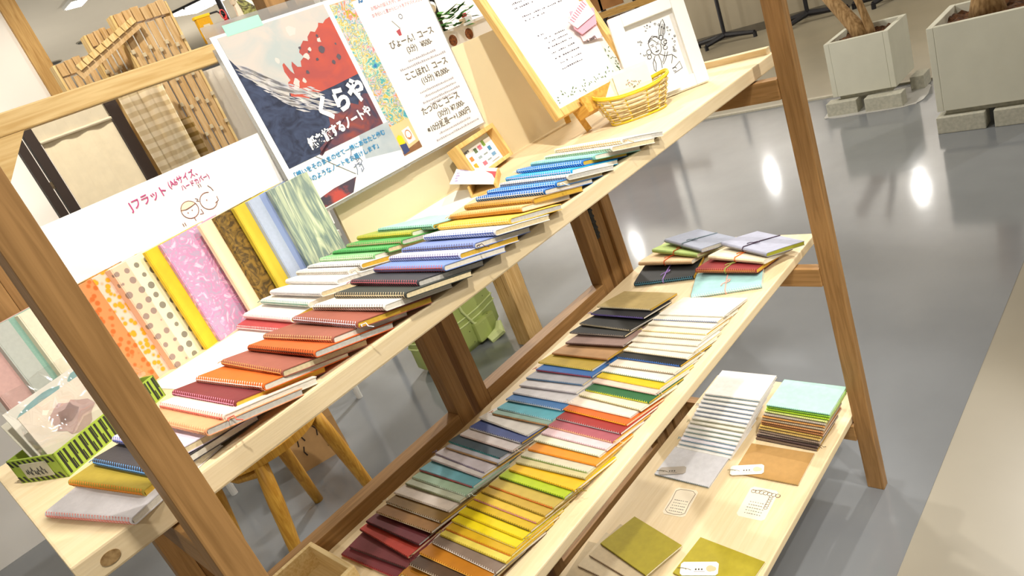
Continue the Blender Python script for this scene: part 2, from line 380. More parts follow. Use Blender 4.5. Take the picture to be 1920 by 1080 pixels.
# folding frames standing behind the shelves
def fold(x0, x1, label, lz=0.0):
    t = thing('folding_frame', label, 'frame', ((x0+x1)/2, .422, 0), group='folding frames behind the shelves')
    def fp(name, a, b_, m, lb=None):
        q = BM(); lohi(q, a, b_, .0015); o = obj(name, q, m, label=lb); o.parent = t; o.matrix_parent_inverse = Matrix.Translation((-(x0+x1)/2, -.422, 0))
    fp('stile', (x0, .412, 0), (x0+.034, .446, 1.66), CEDAR_Z); fp('stile', (x1-.036, .412, 0), (x1, .446, 1.66), CEDAR_Z)
    fp('rail', (x0+.034, .412, .618), (x1-.036, .446, .65), CEDAR_X); fp('rail', (x0+.034, .412, .12), (x1-.036, .446, .16), CEDAR_X); fp('rail', (x0+.034, .430, 1.62), (x1-.036, .446, 1.66), CEDAR_X)
    return t
fold(1.8045, 2.357, 'brown wooden frame behind the near half of the rack, one open panel')
t2 = fold(2.374, 2.879, 'brown wooden frame behind the far half of the rack, strapped at its far stile')
q = BM(); lohi(q, (2.880, .413, .755), (2.893, .44, .832)); 
for k in range(5): lohi(q, (2.8795, .411, .765+k*.015), (2.8935, .413, .770+k*.015))
obj('hinge_strap', q, mat('black_strap', '24221E', .6, noise=.2, nscale=200)).parent = t2
bpy.context.view_layer.update(); bpy.data.objects['hinge_strap'].matrix_parent_inverse = t2.matrix_world.inverted()
t = thing('post', 'slim brown post strapped against the far rear leg of the rack', 'post', (2.908, .425, 0))
q = BM(); lohi(q, (-.016, -.013, 0), (.016, .018, 1.52), .0015); obj('shaft', q, CEDAR_Z, t)
q = BM(); lohi(q, (-.0165, -.0145, .96), (.0165, -.013, .975)); obj('band', q, BLACK, t)

# back boards standing on the top shelf
BEIGE = mat('beige_board', 'E2D2AC', .8, noise=.05, nscale=5)
t = tag(obj('back_board', (lambda q: (lohi(q, (2.262, .392, Z1), (2.93, .3985, 1.29)), q)[1])(BM()), BEIGE), 'plain beige back board behind the posters and the wooden easel', 'board')
wb = thing('paper_sign', 'long white handwritten paper sign standing behind the row of hardcover books', 'sign', (1.83, .395, Z1))
frame_at(wb, (1.83, .390, Z1), (1, 0, 0), (0, 0, 1))
q = BM(); lohi(q, (0, 0, -.004), (.405, .2385, 0)); obj('sheet', q, WHITEP, wb)
text('lettering', 'Jフラット', .0155, PINKINK, wb, .148, .211, bold=.0002, sx=.85, rot=.02)
text('lettering', '(A6サイズ、', .0125, PINKINK, wb, .208, .2175, bold=.0001, sx=.75, rot=.03)
text('lettering', 'ハードカバー)', .0095, PINKINK, wb, .222, .207, bold=.0001, sx=.75, rot=.03)
q = BM()
strokes(q, [arc(.218, .179, .0125, 0, 360, 20), [(.2065, .183), (.214, .181), (.222, .182), (.2300, .184)], arc(.2485, .179, .0125, 60, 330, 18), [(.258, .199), (.261, .194), (.262, .189)], [(.218, .166), (.218, .161)], [(.228, .167), (.233, .166), (.2325, .173)], [(.256, .172), (.262, .174), (.2625, .180)], [(.2325, .190), (.236, .187), (.2325, .186), (.236, .184)], [(.246, .206), (.246, .201)], [(.249, .206), (.249, .201)], [(.199, .166), (.199, .161)], [(.202, .166), (.202, .161)]], .0005, .0006)
for x, y in ((.2135, .176), (.2205, .177), (.2465, .181)): tube(q, [(x, y, .0002), (x, y, .001)], .0008, 8)
obj('doodle', q, mat('brown_pencil', '8A5A4A', .8), wb)
q = BM(); prism(q, [(p[0], p[1]) for p in arc(.218, .1795, .012, 20, 172, 12)], .0002, .0005); obj('colouring', q, mat('pale_peach', 'F8E2C0', .9), wb)

# ---------------------------------------------------------------- stitched notebooks
def nb_meshes(t, L=.105, W=.148, key='', line=False):
    """cover folded round the spine (at x=0), page block, stitching along the spine"""
    ct = min(.0010, t*.15); q = BM(); r = t/2
    op = t*.10
    outer = [(L, 0)] + [(r-r*math.sin(PI*k/8), r-r*math.cos(PI*k/8)) for k in range(9)] + [(L*.45, t+op*.8), (L, t+op*.3)]
    ri = r-ct
    inner = [(L, ct)] + [(r-ri*math.sin(PI*k/8), r-ri*math.cos(PI*k/8)) for k in range(9)] + [(L*.45, t-ct+op*.8), (L, t-ct+op*.3)]
    for i in range(len(outer)-1):
        quad = [outer[i], outer[i+1], inner[i+1], inner[i]]
        a = [q.verts.new((x, -W/2, z)) for x, z in quad]; c = [q.verts.new((x, W/2, z)) for x, z in quad]
        q.faces.new(a); q.faces.new(c[::-1])
        for k in range(4): 
            if k in (1, 3) and not ((i == 0 and k == 3) or (i == len(outer)-2 and k == 1)): continue
            q.faces.new((a[k], a[(k+1) % 4], c[(k+1) % 4], c[k]))
    bmesh.ops.remove_doubles(q, verts=q.verts, dist=1e-6)
    cover = mesh('cover'+key, q)
    q = BM(); lohi(q, (r*.5, -W/2+.0004, ct), (L-.001, W/2-.0004, t-ct)); pages = mesh('pages'+key, q)
    q = BM(); n = 30
    for k in range(0 if line else n):
        y = -W/2+.004+(W-.008)*k/(n-1)
        tube(q, [(r*.55, y+.0014, t+.0002), (-.0003, y-.0002, t*.5), (r*.5, y-.0016, -.0001)], .00045, 4, False)
    if line:
        tube(q, [(-.0003, -W/2+.003+(W-.006)*k/40, t*(.40 if k % 2 else .28)) for k in range(41)], .0007, 4)
    else: tube(q, [(-.0004, -W/2+.003, t*.62), (-.0006, 0, t*.62), (-.0004, W/2-.003, t*.62)], .0005, 4)
    st = mesh('stitching'+key, q)
    q = BM(); tube(q, [(0, 0, 0), (.004, -.006, .002), (.003, -.011, -.001), (.008, -.014, -.003)], .0006, 5)
    tube(q, [(0, 0, 0), (-.002, -.006, .002), (-.004, -.010, 0)], .0005, 5); th = mesh('thread'+key, q)
    return cover, pages, st, th
NB_THIN = nb_meshes(.0042, key='_slim'); NB_THICK = nb_meshes(.0076, key='_thick'); NB_BIG = nb_meshes(.0095, key='_full'); NB_PLAIN = nb_meshes(.0056, key='_plain', line=True)
for q_ in (NB_THIN, NB_THICK, NB_BIG, NB_PLAIN):
    for me in q_: me.materials.append(None)
def cover_mat(hx): return mat('cover_'+hx, hx, .62, noise=.10, nscale=70, bump=.12, bscale=350, spec=.3)
def thread_mat(hx): return mat('thread_'+hx, hx, .8)
PAGE_TONES = [PAGES, mat('page_cream', 'E4D2A8', .85, noise=.15, nscale=300), mat('page_yellow', 'D9AE3C', .8, noise=.1, nscale=300), mat('page_grey', 'C8C4BA', .85, noise=.15, nscale=300)]
NBN = 0
def notebook(pos, yaw, tilt, hx, sx, label, group, M=NB_THIN, thread=None, pg=None, W=.148):
    global NBN; NBN += 1
    t = thing('notebook', label, 'notebook', pos, (0, tilt, yaw), group)
    obj('cover', M[0], cover_mat(hx), t)
    obj('pages', M[1], PAGE_TONES[(NBN*7 % 5) % 4] if pg is None else pg, t)
    obj('stitching', M[2], thread_mat(sx), t)
    if thread if thread is not None else NBN % 3 == 0:
        s = -1 if NBN % 2 else 1
        o = obj('bookmark_thread', M[3], thread_mat(sx), t, (.004, -.0735*1 if s < 0 else .0735, .003)); o.scale = (1, -s, 1)
    return t
def column(tab, z, M, th, row, shelfname, skip=()):
    rows = [r.split() for r in tab.split('\n')]; n = len(rows)
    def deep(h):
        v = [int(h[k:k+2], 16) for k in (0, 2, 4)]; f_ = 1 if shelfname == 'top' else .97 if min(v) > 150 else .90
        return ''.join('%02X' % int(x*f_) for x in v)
    for i, r in enumerate(rows):
        x, y, yaw, h, tilt = map(float, r[:5]); col = r[5].replace('_', ' ')
        pos_ = f'{nth(i)} from the near end' if i < (n+1)//2 else f'{nth(n-1-i)} from the far end'
        stitch = ''
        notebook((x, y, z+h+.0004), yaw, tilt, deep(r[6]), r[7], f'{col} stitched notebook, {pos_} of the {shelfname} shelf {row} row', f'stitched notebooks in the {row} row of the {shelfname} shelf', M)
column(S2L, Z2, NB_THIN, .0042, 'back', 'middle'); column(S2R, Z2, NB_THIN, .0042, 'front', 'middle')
column(S1R, Z1, NB_THICK, .0076, 'front', 'top'); column(S1L, Z1, NB_THICK, .0076, 'back', 'top')

# bottom shelf: white stack, coloured stack
WH = ['F0EEE8', 'F2F0EE', 'EEEAF2', 'F2F0EA', 'EEECE6', 'F2F0EC', 'EEEADA', 'F0EEE4', 'F4F4F4', 'F6F5F2', 'F4F4F4', 'F6F5F2', 'F6F4EE', 'F8F6F0']
TS = ['4A8088', '4A98B8', '4A98B8', '4A98B8', '58908C', '6A9888', '8C9468', '8C9468', '4878A8', '3F78A8', '3F78A8', '3F78A8', '58889C', '5890A8']
n = len(WH)
for i in range(n):
    k = i/(n-1); lb = 'top of' if i == n-1 else 'bottom of' if i == 0 else f'{nth(n-1-i)} from the top of'
    notebook((2.79+.135*k, .237-.031*k, Z3+.0056*i), random.uniform(-.02, .02), 0, WH[i], TS[i], f'white blue-stitched notebook, {lb} the leaning white stack, bottom shelf', 'white notebooks stacked on the bottom shelf', NB_PLAIN, thread=i % 4 == 2, pg=WHITEP)
CS = ['7A6450:3A2C28', '5C4A44:3A2424', 'A08C7C:3A3430', '9A8674:4A3A34', 'C9A860:58503C', 'D9B45C:4A4434', 'B07848:4A2C1C', 'C8905C:4A2C1C', 'B8A88C:5A4838', 'E0A45C:4C3C34', 'B8AC9C:4A443C', 'DCE48C:6A6C44', 'B8D838:4A6C14', 'A0D848:4C6C2C', 'A8D8C4:4C7868']
CN = ['brown', 'dark brown', 'taupe', 'taupe', 'gold', 'gold', 'rust', 'orange-tan', 'beige', 'orange', 'grey', 'pale lime', 'lime', 'green', 'mint']
n = len(CS)
for i in range(n):
    k = i/(n-1); hx, sx = CS[i].split(':'); lb = 'top of' if i == n-1 else 'bottom of' if i == 0 else f'{nth(n-1-i)} from the top of'
    notebook((2.873+.038*k+random.uniform(-.0015, .0015), .064-.030*k+random.uniform(-.002, .002), Z3+.0055*i), random.uniform(-.025, .025)-.03, 0, hx, sx, f'{CN[i]} stitched notebook, {lb} the coloured stack on the bottom shelf', 'coloured notebooks stacked on the bottom shelf', NB_THIN, thread=i == 1)

# tied notebooks at the far end of the middle shelf
def tied(a, b_, dz, hx, sx, string, label, tilt=0, pg=None, lift=0):
    ax, ay = a; bx, by = b_; yaw = math.atan2(-(ax-bx), ay-by)
    t = notebook(((ax+bx)/2, (ay+by)/2, Z2+dz), yaw, tilt, hx, sx, label, 'tied notebooks at the far end of the middle shelf', NB_BIG, thread=False, pg=pg)
    q = BM(); T = .0095; tube(q, [(-.0016, 0, T*.5), (.002, 0, T+.001), (.05, .001, T+.0022), (.1055, 0, T+.001), (.1065, 0, T*.4), (.104, 0, -.0003), (.05, 0, -.0003), (.002, 0, -.0003)], .0013, 6, closed=True)
    tube(q, [(.03, .001, T+.003), (.034, -.007, T+.004), (.041, -.008, T+.004), (.040, -.002, T+.004), (.033, .001, T+.003)], .0011, 6)
    tube(q, [(.033, .001, T+.003), (.028, .008, T+.003), (.022, .011, T+.0015)], .0010, 6)
    obj('string_tie', q, thread_mat(string), t)
YEL = PAGE_TONES[2]; LAV = '8F94A6'
tied((2.873, .343), (2.909, .202), .0006, '2E2E2C', '58A8C8', '9878B8', 'black notebook tied with purple string, nearest of the left fan')
tied((2.943, .372), (2.948, .220), .0200, 'E0C096', 'C8A070', 'D86030', 'tan notebook tied with orange string, on the black one', .17)
tied((2.995, .360), (2.962, .212), .0290, 'B4C878', '88A050', 'B85828', 'pale green notebook tied with rust string, in the left fan', .17)
tied((3.026, .336), (2.968, .204), .0400, '989DAC', 'A8A8B0', '7C8C94', 'lavender grey notebook tied with grey string, top of the left fan', .20)
tied((2.823, .158), (2.873, .024), .0006, '9CC6C4', 'F0F0EC', 'E8A898', 'pale blue notebook tied with pink string, nearest of the right fan')
tied((2.906, .190), (2.903, .042), .0200, '8E3434', 'D8A048', '8C9448', 'dark red notebook tied with olive string, on the pale blue one', .17, YEL)
tied((2.953, .180), (2.926, .034), .0290, 'E6D8B8', 'D8C8A0', 'C86828', 'cream notebook tied with orange string, in the right fan', .17)
tied((2.998, .166), (2.938, .032), .0400, '9C9EAE', 'A8A8B4', '3C2C3C', 'lavender grey notebook tied with dark purple string, top of right fan', .20, mat('page_olive', '98982C', .8))

# flat notebooks on the bottom shelf with tags, loose cards
notebook((2.688, .241, Z3), 0.0, 0, 'D8D8DC', '58706C', 'single grey-white notebook lying before the white stack on the bottom shelf', 'single notebooks on the bottom shelf', NB_THIN, thread=False)
notebook((2.752, .061, Z3), 0.03, 0, 'B28A50', '8C7850', 'single tan brown notebook lying before the coloured stack', 'single notebooks on the bottom shelf', NB_THIN, thread=False)
OL = 'A89A2C'
notebook((2.424, .232, Z3+.0140), -.245, .06, OL, '58481C', 'olive notebook lying aslant on fanned beige notebooks on the bottom shelf', 'single notebooks on the bottom shelf', NB_THIN, thread=False, pg=PAGES)
notebook((2.4375, .049, Z3), -.08, 0, OL, '78681C', 'olive notebook lying near the front edge of the bottom shelf under a tag', 'single notebooks on the bottom shelf', NB_THIN, thread=False)
for i, (x, y, yaw, dz) in enumerate(((2.350, .262, .10, 0), (2.372, .250, -.06, .0045), (2.396, .240, -.16, .0092))):
    notebook((x, y, Z3+dz), yaw, 0, ['CDBB98', 'D6C6A6', 'C9B795'][i], '6A4C38', f'beige stitched notebook, {["lowest", "middle", "uppermost"][i]} of three fanned under the olive one', 'beige notebooks fanned on the bottom shelf', NB_THIN, thread=False)
def hangtag(x, y, z, yaw, w, h, hx, label, spot=None):
    t = thing('hang_tag', label, 'tag', (x, y, z), (0, 0, yaw), 'hang tags on the bottom shelf')
    q = BM(); c = .005; prism(q, [(-w/2, -h/2+c), (-w/2+c, -h/2), (w/2-c, -h/2), (w/2, -h/2+c), (w/2, h/2-c), (w/2-c, h/2), (-w/2+c, h/2), (-w/2, h/2-c)], 0, .0008)
    obj('card', q, mat('tag_'+hx, hx, .8, noise=.04), t)
    q = BM(); tube(q, [(-w/2+.012, 0, .0012), (-w/2+.004, .001, .002), (-w/2-.006, .002, .001)], .0006, 5); tube(q, [(-w/2+.010, -.002, .001), (-w/2+.014, 0, .001), (-w/2+.022, -.004, .001)], .0006, 5)
    obj('string', q, thread_mat('6A6440'), t)
    q = BM()
    for k in range(3): lohi(q, (-.008+k*.006, -.004, .0008), (-.005+k*.006, .000, .001))
    lohi(q, (-.010, -.008, .0008), (.012, -.0074, .001)); obj('print', q, INK, t)
    if spot:
        q = BM(); prism(q, arc(w/2-.016, 0, .008, 0, 360, 14)[:-1], .0008, .0010); prism(q, arc(w/2-.010, -.001, .006, 0, 360, 12)[:-1], .0009, .0011); obj('emblem', q, mat('emblem_'+spot, spot, .8), t)
hangtag(2.711, .276, Z3+.0052, -1.20, .066, .026, 'B9B0A4', 'grey beige hang tag lying on the grey-white notebook')
hangtag(2.765, .109, Z3+.0052, -1.20, .075, .032, 'F2EAD8', 'cream hang tag with yellow emblem on the tan brown notebook', 'E8D0A0')
hangtag(2.472, .077, Z3+.0052, -1.18, .076, .034, 'F2ECDF', 'white hang tag with orange emblem on the front olive notebook', 'EBB890')
def infocard(cx, cy, yaw, w, h, label, deco):
    t = thing('info_card', label, 'card', (cx, cy, Z3), (0, 0, yaw), 'printed cards on the bottom shelf')
    q = BM(); c = .006; prism(q, [(-w/2, -h/2+c), (-w/2+c, -h/2), (w/2-c, -h/2), (w/2, -h/2+c), (w/2, h/2-c), (w/2-c, h/2), (-w/2+c, h/2), (-w/2, h/2-c)], 0, .0008)
    obj('card', q, mat('card_cream', 'EFE4CC', .8, noise=.03), t)
    q = BM()
    for k in range(5):
        x = -w/2+.012+k*.0085
        for j in range(7): lohi(q, (x, -h*.30+j*h*.088, .0008), (x+.0016, -h*.30+j*h*.088+h*random.uniform(.03, .07), .001))
    obj('print', q, INK, t)
    q = BM()
    if deco == 'border':
        L_ = [[(-w/2+.006, -h/2+.012), (-w/2+.004, 0), (-w/2+.006, h/2-.012), (-w/2+.012, h/2-.004), (0, h/2-.006), (w/2-.012, h/2-.004), (w/2-.005, h/2-.012), (w/2-.004, 0), (w/2-.005, -h/2+.012), (w/2-.012, -h/2+.004), (0, -h/2+.006), (-w/2+.012, -h/2+.004), (-w/2+.006, -h/2+.012)]]
        strokes(q, L_, .0006, .001)
    else:
        strokes(q, [arc(w/2-.014, h/2-.010-k*.009, .005, 0, 330, 8) for k in range(7)]+[arc(w/2-.020-k*.007, -h/2+.010, .004, 20, 300, 6) for k in range(6)]+[[(w/2-.012, h/2-.008), (w/2-.006, 0), (w/2-.010, -h/2+.012)]], .0007, .001)
    obj('ornament', q, mat('ornament_brown', '6A5440', .8), t)
infocard(2.628, .209, .10, .086, .056, 'cream card with brown scroll border before the grey-white notebook', 'border')
infocard(2.680, .047, .05, .092, .062, 'cream card with curled vine ornament before the tan brown notebook', 'vine')

# ---------------------------------------------------------------- hardcover books upright before the white sign
def hardcover(x, y, yaw, face, spine, label, w=.108, h=.157, t=.014, lean=.05, lb=None):
    o = thing('hardcover_book', label, 'book', (x, y, Z1), (-lean, 0, yaw), 'hardcover books upright on the top shelf')
    q = BM(); lohi(q, (.0, 0, 0), (w, .002, h)); lohi(q, (0, t-.002, 0), (w, t, h)); obj('cover', q, face, o)
    q = BM(); lohi(q, (-.0006, -.0006, 0), (.022, .002, h)); lohi(q, (-.0022, 0, 0), (0, t, h)); obj('spine', q, spine, o)
    q = BM(); lohi(q, (.001, .002, .003), (w-.003, t-.002, h-.003)); obj('pages', q, PAGES, o)
ORP = cell('orange_blotch_paper', 'E9B69C', 'E4A21C', 120, 'voronoi', .36, .46, 'EEC8B4'); ORS = cell('orange_spine_paper', 'D88A50', 'C86420', 120, 'voronoi', .30, .50); POLKA = cell('polka_paper', 'F6EEC6', '8A8474', 62, 'grid', .30, .33)
POLKAP = cell('polka_pink_paper', 'EFC3A4', '9A8478', 62, 'grid', .28, .31); PINKP = cell('pink_marbled_paper', 'D88CB4', 'B4A0B8', 60, 'noise', .42, .52, 'EBC8D8')
CRP = cell('cream_speckled_paper', 'F2DFB4', '6A5840', 40, 'voronoi', .05, .07); BRP = cell('brown_wrinkled_paper', '8A6A28', '4A3818', 55, 'noise', .40, .58)
YLP = mat('yellow_paper', 'D9BE3A', .7, noise=.10, nscale=40); BLP = cell('blue_fleck_paper', '8C9CC4', 'E8F0F8', 35, 'voronoi', .05, .08); GRP = cell('green_brushed_paper', 'BCC4A4', '7C8C84', 16, 'noise', .40, .60, 'D8D8BC', stretch=(6, 1, .6))
TEAL = mat('teal_cloth', '8FB4A4', .8, noise=.1, nscale=400); CRW = mat('cream_cloth', 'E4DCC2', .8, noise=.06, nscale=200); ROSE = mat('dusty_pink_cloth', 'D0A8A0', .8, noise=.08, nscale=200)
GOB = cell('gold_brown_paper', 'C88A20', '7A5010', 60, 'noise', .42, .55)
GREYC = mat('grey_cloth', 'B9BDB4', .8, noise=.06, nscale=200); YEP = mat('bright_yellow_paper', 'E8C22C', .6, noise=.12, nscale=60)
PINKS = cell('pink_spine_paper', 'E0A0B8', 'C888A8', 60, 'noise', .42, .52); BLS = mat('pale_blue_cloth', 'AEB8CC', .8, noise=.06, nscale=200)
HB = [(1.733, ROSE, ROSE, 'dusty pink hardcover book, at the near end of the upright row'), (1.764, TEAL, GREYC, 'sage teal hardcover book between the pink and the cream ones'), (1.797, CRW, CRW, 'cream hardcover book beside the teal one, behind the clear bag'),
        (1.836, GOB, GOB, 'gold brown hardcover book just behind the near front leg'), (1.866, ORP, ORS, 'orange blotched hardcover book right of the near front leg'), (1.912, POLKA, POLKAP, 'cream polka-dot hardcover book with pink spine'), (1.960, YEP, YEP, 'thin bright yellow hardcover book between polka dots and pink'),
        (1.982, PINKP, PINKP, 'pink and lilac marbled hardcover book'), (2.042, CRP, CRP, 'cream speckled hardcover book between pink and brown ones'), (2.066, BRP, BRP, 'dark brown wrinkled-paper hardcover book'), (2.098, YLP, YLP, 'mustard yellow hardcover book beside the brown one'), (2.122, BLP, BLS, 'blue flecked hardcover book with pale spine'), (2.158, GRP, GRP, 'grey green brush-patterned hardcover book at the far end of the upright row')]
for i, (x, face, spine, lb) in enumerate(HB):
    dx = HB[i+1][0]-x if i+1 < len(HB) else .05
    hardcover(x, .352, .30 if i < len(HB)-1 else .04, face, spine, lb, w=.108 if i < len(HB)-1 else .072, t=min(.014, .27*dx))

# ---------------------------------------------------------------- posters in clear sleeves, hung from the rail
CLEAR = mat('clear_film', 'FFFFFF', .08, trans=1.0, spec=.2)
def flat(bm, pts, z):
    bm.faces.new([bm.verts.new((x, y, z)) for x, y in pts])
def jag(a, b_, n, amp, seed):
    r = random.Random(seed); o = []
    for i in range(n):
        k = i/n; o.append((a[0]+(b_[0]-a[0])*k+r.uniform(-amp, amp), a[1]+(b_[1]-a[1])*k+r.uniform(-amp, amp)))
    return o
ln = math.radians(5.5); PU = (0, math.sin(ln), math.cos(ln))
po = thing('poster', 'poster with red, navy and white paint strokes and white brush lettering, in a clear sleeve', 'poster', group='posters hung from the top rail')
frame_at(po, (2.2027, .372, 1.1396), (1, 0, 0), PU); po.scale = (1.041,)*3
q = BM(); lohi(q, (0, 0, -.0008), (.212, .287, 0)); obj('paper', q, WHITEP, po)
q = BM(); lohi(q, (-.005, -.005, -.0016), (.215, .287, -.0010)); lohi(q, (-.005, .287, -.0016), (.215, .303, -.0002)); obj('clear_sleeve', q, mat('sleeve_film', 'D9D8D4', .12, noise=.02, trans=.75), po)
q = BM(); lohi(q, (.026, .281, .0003), (.088, .297, .0008)); obj('green_tape', q, mat('mint_tape', '9FE0BE', .5, noise=.04), po)
# the painting: 0..1 in both directions mapped on to the sheet
PX, PY, PW, PH = .010, .078, .193, .205
def pp(u, v): return (PX+u*PW, PY+(1-v)*PH)
q = BM(); lohi(q, (PX, PY, .0001), (PX+PW, PY+PH, .0004))
art = obj('painting', q, mat('navy_paint', '3C4660', .7, hx2='22283C', nscale=30, dist=2, stretch=(1, 1.4, 1)), po)
def layer(name, polys, m, z):
    q = BM()
    for pl in polys: flat(q, [pp(*c) for c in pl], z)
    return obj(name, q, m, art)
r7 = random.Random(5)
REDB = [(1, .10), (.946, .11), (.91, .13), (.87, .115), (.851, .14), (.80, .17), (.765, .155), (.714, .185), (.70, .215), (.66, .20), (.60, .24), (.575, .27), (.595, .31), (.55, .33), (.533, .37), (.50, .36), (.475, .31), (.455, .34), (.444, .40), (.425, .37), (.405, .30), (.385, .31), (.372, .36), (.385, .43), (.355, .44), (.34, .48), (.31, .53)]
NAVB = [(.31, .53), (.27, .51), (.2125, .47), (.17, .43), (.13, .40), (.09, .345), (.05, .26), (.0, .15)]
layer('red_field', [[(1, .10), (1, .57), (.90, .575), (.72, .585), (.525, .587), (.46, .60), (.40, .585), (.322, .535)]+REDB[::-1][1:]], mat('red_paint', 'B8503F', .7, hx2='A24A44', nscale=18, dist=1.5), .00045)
layer('pale_sky', [[(0, 0), (1, 0)]+REDB+NAVB], mat('pale_sky_paint', 'A9B0AE', .7, hx2='C4B8AE', nscale=14, dist=1.2), .0006)
layer('pale_specks', [[(u+r*math.cos(2*PI*k/8)*r7.uniform(.6, 1.3), v+r*math.sin(2*PI*k/8)*r7.uniform(.6, 1.3)) for k in range(8)] for (u, v, r) in ((.62, .31, .026), (.80, .235, .02), (.68, .27, .016), (.50, .47, .02), (.43, .46, .03), (.60, .10, .045), (.40, .50, .025), (.36, .27, .02))], mat('pale_specks_paint', 'CFC4BC', .7, noise=.1), .00065)
layer('brown_red_field', [[(1, .74), (1, 1), (.30, 1)]+jag((.30, 1), (.55, .80), 8, .03, 6)+jag((.55, .80), (1, .74), 12, .03, 7)], mat('brown_red_paint', '8A443C', .7, hx2='443A4C', nscale=22, dist=2), .00045)
st = []
for k in range(110):
    u = r7.uniform(.0, .55); v = .17+1.02*u-.55*u*u+r7.uniform(-.03, .34)*(.3+u); l = r7.uniform(.05, .17); th = r7.uniform(.004, .013); a = .75 if u > .25 else 1.0
    if v > .80 or u+l > .95: continue
    st.append([(u, v), (u+l*.5, v+l*.36*a-th), (u+l, v+l*.75*a), (u+l*.5, v+l*.42*a+th)])
layer('white_strokes', st, mat('white_paint_strokes', 'CFC9C3', .7, hx2='A8A8B0', nscale=60), .0007)
sp = []
for (u, v, r) in ((.78, .30, .030), (.70, .36, .014), (.90, .40, .022), (.83, .42, .018), (.56, .42, .016), (.66, .29, .010), (.80, .20, .012), (.60, .24, .012), (.93, .30, .010)):
    sp.append([(u+r*math.cos(a)*r7.uniform(.7, 1.2), v+r*math.sin(a)*r7.uniform(.7, 1.2)) for a in [2*PI*j/9 for j in range(9)]])
layer('dark_spots', sp, mat('slate_paint', '5A5058', .7, noise=.2), .00075)
text('lettering', 'くらや', .041, WHITEP, po, .098, .120, .0011, bold=.0020, rot=.10, shear=.1, sx=.85)
text('lettering', '紙を旅するノートや', .0195, WHITEP, po, .060, .090, .0011, bold=.0009, rot=.08, sx=.76)
text('lettering', '「想いをそのままのせて一緒にあなたと歩む', .0098, BLUEINK, po, .006, .062, .0009, bold=.0002, sx=.98)
text('lettering', '相棒のようなノートをお届けします」', .0098, BLUEINK, po, .016, .047, .0009, bold=.0002, sx=.98)
q = BM(); flat(q, [(.149, .078), (.212, .078), (.212, .026), (.140, .040)], .0004); obj('grey_photo', q, mat('grey_photo', 'B4BABC', .7, hx2='9AA6AE', nscale=20), po)
q = BM(); flat(q, [(.104, .0), (.212, .0), (.212, .026), (.140, .040), (.118, .040)], .00035); obj('pale_photo', q, mat('pale_photo', 'D9DCE4', .7, noise=.03, nscale=8), po)
q = BM(); flat(q, [(.028, .002), (.090, .002), (.108, .022), (.062, .022), (.028, .018)], .0005); obj('red_photo', q, mat('red_photo', 'B4473E', .7, hx2='463C48', nscale=25, ramp=(.46, .56)), po)
q = BM(); strokes(q, [[(.060, .078), (.085, .052), (.110, .026)]], .0006, .0006); obj('edge_line', q, mat('line_grey', '8C8882', .8), po)
q = BM(); strokes(q, [[(.124, .066), (.120, .058), (.115, .052)], [(.119, .050), (.124, .046), (.122, .042), (.130, .046), (.132, .040), (.126, .036), (.122, .038)], [(.112, .036), (.118, .038), (.126, .040)], [(.117, .040), (.116, .030), (.112, .024)], [(.122, .034), (.128, .036), (.128, .028), (.122, .024), (.124, .030)]], .0008, .0007); obj('brush_signature', q, mat('grey_ink', '7C8494', .8), po)

p2 = thing('poster', 'fortune telling price list poster with a strip of colourful flower painting, in a clear sleeve', 'poster', group='posters hung from the top rail')
frame_at(p2, (2.4172, .374, 1.1396), (1, 0, 0), PU); p2.scale = (1.041,)*3
q = BM(); lohi(q, (0, 0, 0), (.207, .290, .0012)); obj('paper', q, mat('warm_paper', 'EFE8DE', .8), p2)
q = BM(); lohi(q, (-.003, -.004, -.0014), (.211, .305, -.0003)); obj('clear_sleeve', q, mat('sleeve_film', 'D9D8D4', .12, noise=.02, trans=.75), p2)
def flowers():
    m = bpy.data.materials.new('flower_painting'); m.use_nodes = True; nt = m.node_tree; N = nt.nodes; L = nt.links
    tc = N.new('ShaderNodeTexCoord'); n1 = N.new('ShaderNodeTexNoise'); n1.inputs['Scale'].default_value = 95; n1.inputs['Detail'].default_value = 3; n1.inputs['Distortion'].default_value = 1.5
    n2 = N.new('ShaderNodeTexNoise'); n2.inputs['Scale'].default_value = 22; n2.inputs['Detail'].default_value = 1
    mx = N.new('ShaderNodeMath'); mx.operation = 'ADD'; m2 = N.new('ShaderNodeMath'); m2.operation = 'MULTIPLY'; m2.inputs[1].default_value = .5
    cr = N.new('ShaderNodeValToRGB'); e = cr.color_ramp.elements
    cols = ['2C6CA0', '4C9CAC', '6CA888', 'C8CCC0', 'D0AC1C', '5098AC', 'D0C4C0', 'CC6C70', 'D0A820', '7C9440']
    e[0].position = .34; e[0].color = (*lin(cols[0]), 1); e[1].position = .66; e[1].color = (*lin(cols[-1]), 1)
    for k in range(1, 9): x = e.new(.34+.32*k/9); x.color = (*lin(cols[k]), 1)
    for n in (n1, n2): L.new(tc.outputs['Object'], n.inputs['Vector'])
    L.new(n1.outputs['Fac'], mx.inputs[0]); L.new(n2.outputs['Fac'], mx.inputs[1]); L.new(mx.outputs[0], m2.inputs[0]); L.new(m2.outputs[0], cr.inputs[0]); L.new(cr.outputs[0], N['Principled BSDF'].inputs['Base Color'])
    return m
q = BM(); lohi(q, (.006, .068, .0012), (.050, .278, .0016)); obj('flower_painting', q, flowers(), p2)
q = BM(); lohi(q, (.006, .014, .0012), (.050, .068, .0015)); ph = obj('counter_photo', q, mat('tan_photo', 'E4C08C', .7, noise=.08, nscale=20), p2)
q = BM(); flat(q, [(.006, .014), (.050, .014), (.050, .026), (.006, .020)], .0017); obj('photo_table', q, mat('brown_photo', '8A6040', .7, noise=.2, nscale=60), ph)
